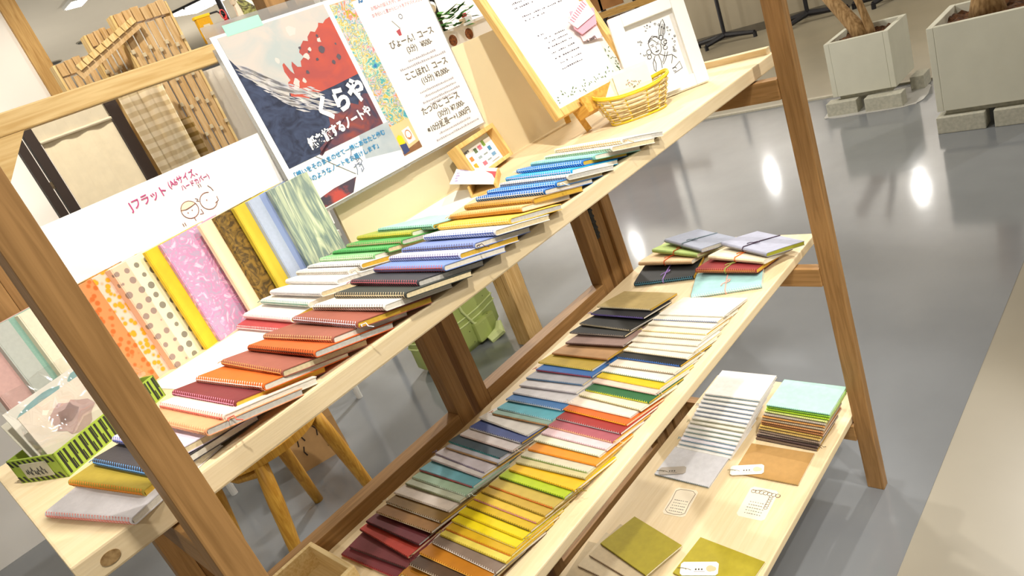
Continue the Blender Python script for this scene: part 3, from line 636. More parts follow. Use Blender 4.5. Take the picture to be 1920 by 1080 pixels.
q = BM(); flat(q, [(.008, .016), (.022, .018), (.022, .034), (.008, .036)], .0018); obj('photo_blue', q, mat('photo_navy', '3C4870', .7, noise=.2), ph)
q = BM(); flat(q, [(.008, .034), (.021, .032), (.020, .046), (.014, .050), (.008, .046)], .0019); obj('photo_yellow', q, mat('photo_yellow', 'EBCC20', .7, noise=.1), ph)
q = BM(); flat(q, [(.026, .028), (.044, .030), (.042, .056), (.024, .054)], .0019); obj('photo_card', q, mat('photo_card', 'F0E8DC', .7, noise=.05), ph)
q = BM(); strokes(q, [arc(.034, .043, .006, 0, 360, 16, .008), arc(.034, .040, .003, 200, 340, 6)], .0007, .0021); obj('photo_face', q, mat('photo_orange', 'C87030', .7), ph)
DK = mat('ink_brown', '6A6258', .8); PK = mat('ink_rose', 'B87888', .8); FA = mat('ink_faint', 'A09AA0', .8)
text('lettering', 'かみちゃま占い処', .019, mat('ink_title_blue', '3A6C9C', .8), p2, .062, .268, .0014, bold=.0008, rot=.02, sx=.84)
text('lettering', 'お悩みの捉え方や、思考の整理整頓の', .0074, PK, p2, .080, .250, .0014, sx=.92); text('lettering', 'お手伝いと星からヒントをアドバイスします', .0074, PK, p2, .076, .239, .0014, sx=.85)
for y, a, b_, c in ((.182, 'ぴょーん！コース', '(3分)', '¥500-'), (.125, 'ここほれ！コース', '(15分)', '¥3,000-'), (.061, 'たつのこ コース', '(30分)', '¥7,000-')):
    text('lettering', a, .0145, DK, p2, .082, y, .0014, bold=.0003, sx=.92); text('lettering', b_, .0135, DK, p2, .112, y-.016, .0014, bold=.0002, sx=.85); text('lettering', c, .0135, DK, p2, .147, y-.016, .0014, bold=.0003, sx=.85)
text('lettering', '※10分延長ー+1,000円', .0135, DK, p2, .076, .029, .0014, bold=.0003, sx=.88)
rr = random.Random(3)
for (x0, x1, y) in ((.105, .172, .151), (.080, .190, .142), (.098, .182, .095), (.104, .182, .086), (.094, .190, .077), (.108, .176, .0685+.002), (.098, .180, .018), (.085, .196, .009)):
    x = x0; q = BM()
    while x < x1:
        w_ = rr.uniform(.0018, .0042); lohi(q, (x, y, .0012), (x+w_, y+.0040*rr.uniform(.6, 1), .0014)); x += w_+.0011
    obj('small_print', q, FA, p2)
q = BM(); flat(q, [(.118, .228), (.140, .234), (.146, .208), (.124, .204)], .0014); obj('vignette', q, mat('vignette_grey', 'DADAE0', .8, noise=.04), p2)
q = BM(); flat(q, [(.109, .206), (.119, .208), (.117, .197), (.111, .197)], .0016); obj('vignette_cup', q, mat('vignette_red', 'A84850', .8), p2)
q = BM(); strokes(q, [[(.110, .224), (.120, .208)], arc(.132, .226, .004, 0, 360, 8)], .0007, .0016); obj('vignette_line', q, mat('line_grey', '8C8882', .8), p2)

# ---------------------------------------------------------------- framed menu on a small wooden easel
ez = thing('easel', 'small golden wooden table easel holding the framed menu', 'easel', (2.80, .26, Z1))
FR = Vector((math.cos(math.radians(-7.2)), math.sin(math.radians(-7.2)), 0)); FB = Vector((-FR.y, FR.x, 0)); la = math.radians(23)
FU = Vector((0, 0, 1))*math.cos(la)+FB*math.sin(la); FO = FR.cross(FU)
ORG = Vector((2.6711, .2326, 1.10))
frame_at(ez, ORG, FR, FU)
def lz(x, y, z=0): return (x, y, z)
inv = ez.matrix_world.inverted()
def wl(p): return inv @ Vector(p)
q = BM(); lohi(q, (.060, -.020, -.004), (.190, .000, .030), .002); lohi(q, (.060, -.002, .024), (.190, .014, .030), .001); obj('ledge', q, GOLDWOOD, ez)
for f, top in (((2.763, .235, Z1+.003), (.070, .02, -.012)), ((2.905, .262, Z1+.003), (.175, .02, -.012))):
    q = BM(); up2 = Vector(top)+Vector(((.122-top[0])*.8, .26, 0))
    tube(q, [wl(f), Vector(top), up2], .0085, 4); obj('leg', q, GOLDWOOD, ez)
q = BM(); tube(q, [wl((2.862, .366, Z1+.003)), (.122, .24, -.014)], .0085, 4); obj('leg', q, GOLDWOOD, ez)
fm = thing('picture_frame', 'pale wooden frame with a white handwritten menu and green leaf corners on the small easel', 'frame')
frame_at(fm, ORG+FO*.001, FR, FU)
FW = wood('frame_wood', 'E2BC76', 'CDA25A', 'y', scale=20); Wf, Hf, bw = .243, .345, .0165
for nm, a, c in (('side', (0, 0, 0), (bw, Hf, .016)), ('side', (Wf-bw, 0, 0), (Wf, Hf, .016)), ('side', (bw, 0, 0), (Wf-bw, bw, .016)), ('side', (bw, Hf-bw, 0), (Wf-bw, Hf, .016))):
    q = BM(); lohi(q, a, c, .002); obj('frame_side', q, FW, fm)
q = BM(); lohi(q, (bw, bw, .004), (Wf-bw, Hf-bw, .006)); obj('sheet', q, WHITEP, fm)
rr = random.Random(11)
for (y, x0, x1, hgt) in ((.283, .070, .150, .0035), (.274, .070, .140, .0035), (.252, .075, .150, .003), (.236, .070, .190, .004), (.226, .070, .120, .004), (.206, .075, .190, .003), (.197, .075, .130, .003), (.160, .080, .100, .003), (.150, .080, .150, .003), (.140, .088, .150, .003), (.130, .085, .150, .003), (.118, .085, .150, .003), (.106, .085, .150, .003), (.094, .085, .150, .003), (.082, .085, .140, .003)):
    x = x0; q = BM()
    while x < x1:
        w_ = rr.uniform(.002, .005)
        if rr.random() < .75: lohi(q, (x, y, .006), (x+w_, y+hgt*rr.uniform(.5, 1), .0062))
        x += w_+.0016
    obj('handwriting', q, mat('ink_pale', '5C545C', .8), fm)
text('lettering', 'ダ', .016, INK, fm, .070, .309, .0062, bold=.0002)
q = BM()
def leaf(x, y, a, s=.0034):
    d = (math.cos(a), math.sin(a)); flat(q, [(x, y), (x+d[0]*s-d[1]*s*.35, y+d[1]*s+d[0]*s*.35), (x+d[0]*s*2, y+d[1]*s*2), (x+d[0]*s+d[1]*s*.35, y+d[1]*s-d[0]*s*.35)], .0064)
for k in range(46):
    t_ = k/45
    leaf(.032+.185*t_+rr.uniform(-.003, .003), .022+.016*abs(math.sin(t_*17))+rr.uniform(0, .006), rr.uniform(0, 6.28))
obj('leaf_print', q, mat('leaf_green', '4E6A38', .8), fm); q = BM()
for k in range(18): leaf(.214+rr.uniform(-.008, .006), .03+.05*k/17, rr.uniform(0, 6.28))
obj('leaf_print', q, mat('leaf_green', '4E6A38', .8), fm); q = BM()
for k in range(20): leaf(.026+rr.uniform(-.004, .012), .322-.07*k/19*rr.random(), rr.uniform(0, 6.28))
obj('leaf_print', q, mat('leaf_green', '4E6A38', .8), fm)
tg = thing('note_tag', 'pink striped paper envelope clipped to the right side of the framed menu', 'note')
frame_at(tg, ORG+FR*.160+FU*.118+FO*.014, FR, FU)
q = BM(); flat(q, [(.006, -.006), (.058, -.016), (.066, .030), (.012, .030)], 0); obj('inner_sheet', q, mat('pale_pink_paper', 'EEC4C8', .8, noise=.03), tg)
q = BM(); prism(q, [(0, .022), (.010, .006), (.060, .014), (.078, .046), (.016, .058)], .003, .005); obj('flap', q, mat('pink_paper', 'E0A0B0', .8, noise=.03), tg)
q = BM(); prism(q, [(-.006, .040), (.005, .020), (.066, .032), (.066, .066), (.046, .068)], .006, .008); obj('cover', q, mat('white_pink_paper', 'EFDDE0', .8), tg)
q = BM()
for k in range(9): flat(q, [(.000+k*.0068, .042+k*.0030), (.0026+k*.0068, .0432+k*.0030), (.008+k*.0066, .034+k*.0026), (.0055+k*.0066, .033+k*.0026)], .0084)
obj('stripes', q, mat('pink_stripe', 'C87C90', .8), tg)
text('lettering', '￥ 300円', .0085, INK, tg, .012, -.012, .001, bold=.0001, sx=.9)

# ---------------------------------------------------------------- white framed line drawing
DR = Vector((math.cos(math.radians(-44.2)), math.sin(math.radians(-44.2)), 0)); DB = Vector((-DR.y, DR.x, 0)); ld = math.radians(13)
DU = Vector((0, 0, 1))*math.cos(ld)+DB*math.sin(ld)
df = thing('picture_frame', 'white picture frame with a black line drawing of a curly haired woman, beside the basket', 'frame')
frame_at(df, Vector((2.8662, .1822, Z1+.001))-DR*.004, DR, DU)
W_, H_ = .152, .180
for a, c in (((0, 0, 0), (.026, H_, .014)), ((W_-.026, 0, 0), (W_, H_, .014)), ((.026, 0, 0), (W_-.026, .024, .014)), ((.026, H_-.024, 0), (W_-.026, H_, .014))):
    q = BM(); lohi(q, a, c, .0015); obj('frame_side', q, WHITEPL, df)
q = BM(); lohi(q, (.026, .024, .001), (W_-.026, H_-.024, .003)); obj('drawing_sheet', q, WHITEP, df)
q = BM(); lohi(q, (W_*.4, .002, -.045), (W_*.6, .10, -.042), 0)
bmesh.ops.rotate(q, cent=(0, .1, -.002), matrix=Matrix.Rotation(-.40, 3, 'X'), verts=q.verts); bmesh.ops.translate(q, vec=(0, .012, .025), verts=q.verts); obj('back_stay', q, WHITEPL, df)
q = BM(); cx, cy = .074, .098
ls = [arc(cx, cy, .011, 165, 375, 14, .015), [(cx-.0115, cy+.004), (cx-.011, cy+.013), (cx-.004, cy+.019), (cx+.006, cy+.020), (cx+.013, cy+.012)],
  [(cx-.012, cy+.012), (cx-.002, cy+.017), (cx+.004, cy+.010)], [(cx-.010, cy+.016), (cx, cy+.023), (cx+.011, cy+.018)],
  [(cx-.007, cy+.003), (cx-.004, cy+.0045), (cx-.002, cy+.003)], [(cx+.003, cy+.004), (cx+.006, cy+.0055), (cx+.0085, cy+.004)], [(cx-.008, cy+.0065), (cx-.002, cy+.0070)], [(cx+.003, cy+.0078), (cx+.009, cy+.0078)],
  [(cx+.0005, cy+.002), (cx+.0015, cy-.003), (cx, cy-.004)], [(cx-.003, cy-.008), (cx+.001, cy-.0095), (cx+.005, cy-.007)], [(cx-.003, cy-.008), (cx+.001, cy-.0072), (cx+.005, cy-.007)],
  arc(cx-.015, cy-.004, .005, 60, 400, 10), arc(cx-.017, cy-.013, .004, 90, 430, 10), arc(cx+.019, cy+.004, .006, 0, 330, 10), arc(cx+.021, cy+.003, .003, 0, 330, 8), arc(cx+.018, cy-.007, .004, 60, 380, 9),
  [(cx-.006, cy-.015), (cx-.014, cy-.026), (cx-.016, cy-.040), (cx-.010, cy-.050)], [(cx+.001, cy-.016), (cx+.002, cy-.030), (cx-.001, cy-.046)], [(cx-.010, cy-.019), (cx-.009, cy-.030), (cx-.013, cy-.042)],
  [(cx+.004, cy-.015), (cx+.013, cy-.022), (cx+.026, cy-.024), (cx+.033, cy-.034)], [(cx+.004, cy-.036), (cx+.012, cy-.028), (cx+.020, cy-.016)], [(cx+.004, cy-.032), (cx+.010, cy-.024), (cx+.015, cy-.014)], [(cx+.020, cy-.040), (cx+.024, cy-.032), (cx+.026, cy-.026)],
  [(cx+.013, cy+.014), (cx+.016, cy+.028), (cx+.026, cy+.043), (cx+.030, cy+.046), (cx+.031, cy+.034), (cx+.026, cy+.020), (cx+.018, cy+.012)], [(cx+.016, cy+.017), (cx+.023, cy+.034)], [(cx+.019, cy+.016), (cx+.027, cy+.038)], [(cx+.022, cy+.018), (cx+.030, cy+.036)], arc(cx+.016, cy+.014, .0045, 0, 350, 10),
  [(cx-.014, cy-.055), (cx+.005, cy-.048), (cx+.022, cy-.050), (cx+.036, cy-.042), (cx+.037, cy-.056), (cx+.020, cy-.060), (cx+.006, cy-.058), (cx-.014, cy-.062)], arc(cx+.022, cy-.053, .004, 0, 300, 8)]
strokes(q, ls, .0006, .0034); rr = random.Random(9)
for k in range(34):
    a = math.radians(rr.uniform(-40, 215)); rad = rr.uniform(.031, .040); x, y = cx+.005+rad*.95*math.cos(a), cy+.004+rad*1.15*math.sin(a)
    if .030 < x < W_-.030 and .028 < y < H_-.028: strokes(q, [arc(x, y, rr.uniform(.0008, .002), rr.uniform(0, 360), rr.uniform(500, 640), 7)], .0004, .0034)
obj('line_drawing', q, mat('ink_drawing', '38363A', .8), df)

# ---------------------------------------------------------------- yellow wicker basket with little bags
bk = thing('basket', 'small oval yellow wicker basket before the white picture frame', 'basket', (2.803, .140, Z1), (0, 0, math.radians(-46)))
WK = mat('wicker', 'E0C690', .55, noise=.25, nscale=120); WKY = mat('wicker_yellow', 'E8CC2C', .5, noise=.12, nscale=80)
def oval(z, grow, n=56, ph=0):
    return [((.052+.020*grow)*math.copysign(abs(math.cos(a))**.8, math.cos(a)), (.024+.012*grow)*math.copysign(abs(math.sin(a))**.8, math.sin(a)), z+.010*grow*math.cos(a)**2) for a in [2*PI*k/n+ph for k in range(n)]]
q = BM()
for r_ in range(11):
    z = .004+r_*.0042; g = z/.05; o_ = oval(z, g)
    pts = [(p[0]*(1+.022*(1 if (k+r_*4) % 8 < 4 else -1)), p[1]*(1+.05*(1 if (k+r_*4) % 8 < 4 else -1)), p[2]) for k, p in enumerate(o_)]
    tube(q, pts, .0016, 5, closed=True)
obj('weave', q, WK, bk, smooth=True)
q = BM()
for k in range(14):
    a = 2*PI*k/14; lo_, hi_ = oval(.002, .04, 14)[k], oval(.050, 1, 14)[k]; tube(q, [lo_, hi_], .0013, 5)
obj('stakes', q, WKY, bk)
q = BM(); tube(q, oval(.051, 1.02), .0032, 6, closed=True); tube(q, [(p[0], p[1], p[2]+.003) for p in oval(.051, 1.06)], .0016, 6, closed=True); obj('rim', q, WKY, bk, smooth=True)
q = BM(); tube(q, oval(.0026, .05), .0026, 6, closed=True); prism(q, [(p[0], p[1]) for p in oval(0, 0)], .0008, .003); obj('base', q, WKY, bk)
for k, (x, y, yaw, tl, s, lb) in enumerate(((-.034, .004, .15, .62, .078, 'small cream paper bag leaning out of the near end of the basket'), (.008, -.002, -.1, .45, .078, 'small cream paper bag with pink floral print in the middle of the basket'))):
    t = thing('paper_bag', lb, 'bag', bk.matrix_basis @ Vector((x, y, .022)), (0, 0, math.radians(-46)+yaw), 'little paper bags in the basket')
    bpy.context.view_layer.update()
    q = BM(); w2 = .034
    loft(q, [[(-w2*.9, -.002, 0), (w2*.9, -.002, 0), (w2*.9, .004, 0), (-w2*.9, .004, 0)], [(-w2, -.005, s*.45), (w2, -.005, s*.45), (w2, .007, s*.45), (-w2, .007, s*.45)], [(-w2, .004, s*.9), (w2, .004, s*.9), (w2, .010, s*.9), (-w2, .010, s*.9)], [(-w2*1.02, .009, s), (w2*1.02, .009, s), (w2*1.02, .012, s), (-w2*1.02, .012, s)]])
    bmesh.ops.rotate(q, cent=(0, 0, 0), matrix=Matrix.Rotation(-tl, 3, 'X'), verts=q.verts)
    obj('bag_body', q, mat('cream_bag', 'EFE6C8', .8, noise=.05, nscale=60), t)
    if k:
        q = BM(); r3 = random.Random(2)
        for j in range(26):
            a = r3.uniform(0, 6.28); r_ = .010*math.sqrt(r3.random()); x_, z_ = 1.4*r_*math.cos(a), s*.55+r_*math.sin(a)
            box(q, (x_, -.0056+.010*max(0, (z_-s*.45)/(s*.45)), z_), (.0022, .0006, .0022), Matrix.Rotation(a, 3, 'Y'))
        bmesh.ops.rotate(q, cent=(0, 0, 0), matrix=Matrix.Rotation(-tl, 3, 'X'), verts=q.verts)
        obj('floral_print', q, mat('floral_print', 'B88C84', .8, hx2='8C9C74', nscale=200), t)

# ---------------------------------------------------------------- payment sign in a wooden frame and flyer tray
SR = Vector((math.cos(math.radians(11.9)), math.sin(math.radians(11.9)), 0)); SB = Vector((-SR.y, SR.x, 0)); sl = math.radians(17)
SU = Vector((0, 0, 1))*math.cos(sl)+SB*math.sin(sl); SO = SR.cross(SU)
sg = thing('payment_sign', 'small card payment sign in a deep wooden frame at the back board\'s foot', 'sign')
frame_at(sg, Vector((2.5205, .352, Z1+.001)), SR, SU)
for a, c in (((0, 0, 0), (.009, .075, .026)), ((.131, 0, 0), (.140, .075, .026)), ((.009, 0, 0), (.131, .007, .026)), ((.009, .066, 0), (.131, .075, .026))):
    q = BM(); lohi(q, a, c, .001); obj('frame_side', q, FW, sg)
q = BM(); lohi(q, (.009, .007, .004), (.131, .066, .007), .001); pl = obj('plate', q, mat('sign_plate', 'EDF0EE', .4, noise=.02), sg)
q = BM(); lohi(q, (.010, .057, .007), (.130, .065, .0072)); obj('grey_band', q, mat('band_grey', 'C4CCCA', .5), pl)
q = BM(); lohi(q, (.013, .052, .0072), (.021, .060, .0075)); obj('square_logo', q, mat('logo_grey', '5A605E', .5), pl)
text('lettering', 'Square', .009, INK, sg, .024, .053, .0075, bold=.0002); text('lettering', 'VISA', .008, mat('ink_navy', '3A4468', .8), sg, .014, .034, .0075, bold=.0003)
for (x, y, w_, h_, hx) in ((.037, .034, .011, .009, 'D87830'), (.014, .016, .011, .011, '4870B0'), (.036, .018, .011, .010, 'C8A020'), (.062, .043, .010, .010, '5C7050'), (.078, .044, .012, .009, 'D8788C'), (.096, .046, .009, .012, '7CA048'), (.062, .030, .012, .005, '8C9CA0'), (.082, .031, .014, .003, '8C9898'), (.104, .033, .011, .009, '4080A8'), (.064, .014, .013, .008, 'C86878'), (.083, .018, .014, .003, '8C9898'), (.104, .020, .014, .007, '70A0C8'), (.092, .011, .028, .002, 'A8A8A8')):
    q = BM(); lohi(q, (x, y, .0072), (x+w_, y+h_, .0075)); obj('payment_mark', q, mat('mark_'+hx, hx, .6), pl)
q = BM(); lohi(q, (.0585, .010, .0072), (.0593, .055, .0074)); obj('divider', q, mat('band_grey', 'C4CCCA', .5), pl)
ft = thing('flyer_tray', 'small pale wooden card tray in front of the payment sign', 'tray', (2.508, .285, Z1), (0, 0, math.radians(40)))
q = BM(); lohi(q, (-.050, -.020, 0), (.062, .030, .004), .001); lohi(q, (-.050, -.020, .004), (.062, -.016, .013), .001); lohi(q, (-.050, .026, .004), (.062, .030, .022), .001); obj('tray_body', q, FW, ft)
fy = thing('flyer', 'white leaflet with lilac splashes and a red corner lying on the card tray', 'leaflet', (2.508, .285, Z1+.012), (.35, 0, math.radians(40)))
q = BM(); lohi(q, (-.048, -.018, .004), (.070, .062, .0055)); obj('paper', q, WHITEP, fy)
q = BM(); r3 = random.Random(4)
for (x, y, s) in ((-.030, .052, .007), (-.012, .054, .006), (.006, .053, .008), (.026, .055, .006), (.054, .048, .014), (.048, .040, .009)):
    flat(q, [(x+s*math.cos(2*PI*k/8)*r3.uniform(.5, 1.2), y+s*.6*math.sin(2*PI*k/8)*r3.uniform(.5, 1.2)) for k in range(8)], .0058)
obj('lilac_splash', q, mat('lilac', 'B4A8CC', .8, noise=.1), fy)
q = BM(); flat(q, [(-.02, -.016), (.040, -.016), (.044, .006), (.02, -.008)], .0058); obj('red_corner', q, mat('flyer_red', 'C05058', .8, noise=.1), fy)
for (pts, z, lb) in (([(2.325, .378), (2.505, .378), (2.492, .268), (2.312, .262)], .0008, 'white sheet of paper lying on the top shelf left of the payment sign'), ([(1.865, .345), (2.045, .345), (2.080, .175), (1.89, .19)], .0008, 'white sheet of paper lying before the hardcover books')):
    q = BM(); prism(q, pts, Z1+.0002, Z1+z); tag(obj('paper_sheet', q, WHITEP), lb, 'paper', 'white sheets on the top shelf')

# ---------------------------------------------------------------- green striped carton with a clear bag of cards
yw = math.radians(25)
cb = thing('carton', 'shallow lime green carton with black stripes at the near end of the top shelf', 'box', (1.729, .207, Z1), (0, 0, yw))
LIME = mat('carton_lime', '9CB440', .6, noise=.05); CIN = mat('carton_inside', 'D8D6CE', .8, noise=.05)
Lb, Db, Hb = .150, .082, .031
q = BM(); lohi(q, (0, 0, 0), (Lb, .0015, Hb)); lohi(q, (0, Db-.0015, 0), (Lb, Db, Hb)); lohi(q, (0, 0, 0), (.0015, Db, Hb)); lohi(q, (Lb-.0015, 0, 0), (Lb, Db, Hb)); obj('walls', q, LIME, cb)
q = BM(); lohi(q, (.0016, .0016, .0004), (Lb-.0016, Db-.0016, .002)); obj('bottom', q, CIN, cb)
q = BM()
for k in range(21):
    x = .004+k*.007; z0, z1_ = (.002, .014) if k % 2 else (.014, .0295)
    lohi(q, (x, -.0004, .002), (x+.0026, 0, .029)); lohi(q, (x+.0032, -.0004, z0), (x+.0044, 0, z1_))
for k in range(9):
    y = .004+k*.0088
    for (a, c) in ((.001, .0085), (.022, .0295)):
        v = [q.verts.new(p) for p in ((-.0004, y, a), (-.0004, y+.004, a), (-.0004, y+.008, c), (-.0004, y+.004, c))]; q.faces.new(v)
obj('black_stripes', q, mat('carton_black', '26281E', .6), cb)
q = BM(); lohi(q, (-.0010, .018, .006), (-.0004, .064, .025)); obj('paper_label', q, mat('label_grey', 'C4C0A8', .8, noise=.1, nscale=80), cb)
q = BM(); r3 = random.Random(8)
for k in range(10):
    y = .026+k*.0034; z = .014+r3.uniform(-.003, .003); tube(q, [(-.0014, y, z-.003), (-.0014, y+.001, z+.003), (-.0014, y+.0022, z-.002)], .0004, 4)
obj('scribble', q, INK, cb)
for k, (ly, hx, hz, tl, lb) in enumerate(((.020, 'E8DCCB', .074, .10, 'cream watercolour card with a mauve wash standing in the green carton'), (.034, 'E4E0D4', .082, .16, 'pale watercolour card with green and blue washes behind the mauve one in the carton'), (.047, 'D8D4C4', .070, .22, 'watercolour card with yellow wash at the back of the green carton'))):
    t = thing('postcard', lb, 'card', Matrix.Rotation(yw, 3, 'Z') @ Vector((.008, ly, .003))+Vector((1.729, .207, Z1)), (-tl, 0, yw), 'watercolour cards in the green carton')
    q = BM(); lohi(q, (0, 0, 0), (.130-.006*k, .0012, hz)); obj('card', q, mat('wash_'+hx, hx, .8, noise=.05, nscale=15), t)
    q = BM(); r3 = random.Random(20+k)
    def blob(x, z, r, ry): 
        v = [q.verts.new((x+r*math.cos(a)*r3.uniform(.75, 1.15), -.0003, z+ry*math.sin(a)*r3.uniform(.75, 1.15))) for a in [2*PI*j/14 for j in range(14)]]; q.faces.new(v)
    if k == 0: blob(.050, .038, .024, .018); blob(.040, .050, .018, .012)
    elif k == 1: blob(.040, .070, .030, .008); blob(.100, .072, .020, .008)
    else: blob(.03, .055, .02, .010)
    obj('wash', q, mat(f'wash_tone_{k}', ['C8AAA4', '8CB0B0', 'B8B070'][k], .85, noise=.15, nscale=40), t)
    if k == 0:
        q = BM()
        for j in range(16): blob(.078+j*.003, .014+j*.0030+r3.uniform(-.003, .003), .004, .003)
        obj('foliage_wash', q, mat('wash_green', '7C9890', .85, noise=.2), t)
bg = thing('plastic_bag', 'crumpled clear plastic bag around the watercolour cards in the green carton', 'bag', (1.729, .207, Z1), (0, 0, yw))
q = BM(); r3 = random.Random(31); NX, NZ = 12, 7; grid = []
for i in range(NX+1):
    col = []
    for j in range(NZ+1):
        x = -.004+.150*i/NX; z = .012+.092*j/NZ; y = .010+.006*math.sin(i*1.3+j)+.004*math.sin(j*2.1)+.020*(j/NZ)**2+r3.uniform(-.003, .003)
        col.append(q.verts.new((x, y, z)))
    grid.append(col)
for i in range(NX):
    for j in range(NZ): q.faces.new((grid[i][j], grid[i+1][j], grid[i+1][j+1], grid[i][j+1]))
def thinfilm():
    m = bpy.data.materials.new('thin_film'); m.use_nodes = True; nt = m.node_tree; N = nt.nodes
    tr = N.new('ShaderNodeBsdfTransparent'); gl = N.new('ShaderNodeBsdfGlossy'); gl.inputs['Roughness'].default_value = .08; mx = N.new('ShaderNodeMixShader'); mx.inputs[0].default_value = .16
    nt.links.new(tr.outputs[0], mx.inputs[1]); nt.links.new(gl.outputs[0], mx.inputs[2]); nt.links.new(mx.outputs[0], N['Material Output'].inputs[0]); return m
obj('film', q, thinfilm(), bg, smooth=True)

# wooden compartment tray on the middle shelf
tr = thing('wooden_tray', 'open pale wooden compartment tray at the near end of the middle shelf', 'tray', (1.868, .330, Z2), (0, 0, 0))
TW = wood('tray_wood', 'E6CE98', 'D2B478', 'y', scale=18)
for nm, a, c in (('wall', (-.085, -.072, 0), (.085, -.064, .043)), ('wall', (-.085, .056, 0), (.085, .064, .043)), ('wall', (.077, -.064, 0), (.085, .056, .043)), ('wall', (-.085, -.064, 0), (-.077, .056, .043)), ('divider', (-.003, -.064, .003), (.003, .056, .036)), ('base', (-.077, -.064, .0005), (.077, .056, .003))):
    q = BM(); lohi(q, a, c, .0008); obj('tray_'+nm, q, TW, tr)

# ---------------------------------------------------------------- wooden stool behind the rack
stl = thing('stool', 'golden wooden stool with round splayed legs standing behind the rack', 'stool', (2.25, 1.42, 0))
def sp(n_, q, m, s=False):
    o = obj(n_, q, m, smooth=s); o.parent = stl; o.matrix_parent_inverse = Matrix.Translation((-2.25, -1.42, 0)); return o
GW = wood('stool_wood', 'D9A540', 'BC8428', 'z', rough=.45)
for tp, ft_ in (((2.174, 1.277, .43), (2.13, 1.325, 0)), ((2.40, 1.333, .43), (2.475, 1.385, 0)), ((2.33, 1.60, .43), (2.375, 1.647, 0)), ((2.09, 1.52, .43), (2.055, 1.575, 0))):
    q = BM(); a, c = Vector(ft_), Vector(tp); tube(q, [a, a.lerp(c, .25), a.lerp(c, .7), c], [.017, .020, .024, .021], 14); sp('leg', q, GW, True)
for a, c in (((2.174, 1.277, .40), (2.09, 1.52, .40)), ((2.40, 1.333, .40), (2.33, 1.60, .40)), ((2.174, 1.277, .41), (2.33, 1.60, .41)), ((2.40, 1.333, .41), (2.09, 1.52, .41))):
    q = BM(); a, c = Vector(a), Vector(c); m_ = (a+c)/2+Vector((0, 0, -.02)); tube(q, [a, m_, c], [.011, .017, .011], 10); sp('stretcher', q, GW, True)
q = BM(); tube(q, [(2.25, 1.43, .43), (2.25, 1.43, .455)], .19, 32); sp('seat', q, GW)

t = thing('paper_bag', 'tan kraft paper bag with painted shadow strokes on the floor behind the stool', 'bag', (2.56, 1.90, 0), (0, 0, -.35))
q = BM(); loft(q, [[(-.10, -.05, 0), (.10, -.05, 0), (.10, .05, 0), (-.10, .05, 0)], [(-.10, -.05, .16), (.10, -.05, .16), (.10, .05, .16), (-.10, .05, .16)], [(-.10, -.035, .26), (.10, -.035, .26), (.10, .045, .26), (-.10, .045, .26)]]); obj('bag_body', q, mat('kraft_paper', 'C49A66', .85, noise=.08, nscale=30), t)
q = BM()
for x, z, l, k in ((-.07, .16, .05, .2), (-.03, .18, .06, -.2), (.01, .17, .055, .25), (.05, .19, .05, -.15), (-.05, .10, .04, -.2), (.03, .10, .05, .15)): tube(q, [(x, -.0505, z), (x+l*k, -.051, z-l*.5), (x+l*k*.4, -.0505, z-l)], .003, 5)
obj('painted_shadow', q, mat('shadow_dark', '3A2C20', .8), t)  # cast shadow pattern painted in dark colour on the bag

# ---------------------------------------------------------------- table with partition, towel and slat racks
LW = wood('light_timber', 'DDB97E', 'C49A5A', 'z'); SLAT = wood('slat_wood', 'D2B386', 'B8925C', 'z', scale=10); SLATL = wood('slat_light', 'E3C890', 'CBA866', 'z', scale=10)
t = thing('table', 'white legged display table behind the rack', 'table', (2.62, 2.4, 0))
q = BM(); lohi(q, (-.40, -.30, .69), (.56, .34, .72), .003); obj('table_top', q, WHITEPL, t)
for x, y in ((.287, -.281), (-.37, -.27), (.53, .31), (-.37, .31)):
    q = BM(); tube(q, [(x, y, 0), (x, y, .69)], .014, 12); obj('leg', q, WHITEPL, t)
cs = thing('screen', 'dark framed cream fabric partition standing on the table behind the white sign', 'partition', (2.47, 2.2, .72))
DKF = mat('dark_frame', '3A2E28', .6, noise=.1)
for x0, x1 in ((-.195, -.167), (-.158, -.125), (.130, .172)):
    q = BM(); lohi(q, (x0, 0, 0), (x1, .03, .84)); obj('stile', q, DKF, cs)
q = BM(); lohi(q, (-.168, .004, .60), (-.157, .02, .625)); lohi(q, (-.168, .002, .607), (-.157, .004, .612)); obj('hinge', q, mat('hinge_metal', '9A8A70', .4, metal=.8, noise=.1), cs)
q = BM(); NX = 16
pts = [(-.120+.246*i/NX, .010+.003*math.sin(i*1.1)) for i in range(NX+1)]
prism(q, pts+[(x, y+.002) for x, y in pts[::-1]], .02, .752); obj('cloth_panel', q, mat('cream_fabric', 'EFE0C0', .9, noise=.06, nscale=30, bump=.2, bscale=400), cs)
q = BM(); prism(q, [(x-.004, y-.005) for x, y in pts]+[(x+.004, y+.004) for x, y in pts[::-1]], .752, .815); tube(q, [(-.124, .003, .752), (.128, .004, .752)], .006, 8); obj('top_hem', q, mat('cream_hem', 'DACDB2', .9, noise=.06, nscale=30), cs)
tw = thing('striped_cloth', 'cream and tan striped cloth hanging between the dark stile and the slat rack', 'cloth', (2.72, 2.16, .72))
def drape(x0, x1, z0, z1, y, amp, seed, taper=0):
    q = BM(); r3 = random.Random(seed); NX, NZ = 26, 14; g = []
    for i in range(NX+1):
        c = []
        for j in range(NZ+1):
            k = j/NZ; u = i/NX; x = x0+(x1-x0)*u*(1-taper*k)+.004*math.sin(k*5+i)
            c.append(q.verts.new((x, y+amp*math.sin(u*15+math.sin(k*3)*1.2+seed)*(1-.4*k)+amp*.5*math.sin(u*31), z0+(z1-z0)*k)))
        g.append(c)
    for i in range(NX):
        for j in range(NZ): q.faces.new((g[i][j], g[i+1][j], g[i+1][j+1], g[i][j+1]))
    r = bmesh.ops.solidify(q, geom=q.faces[:], thickness=.002); return q
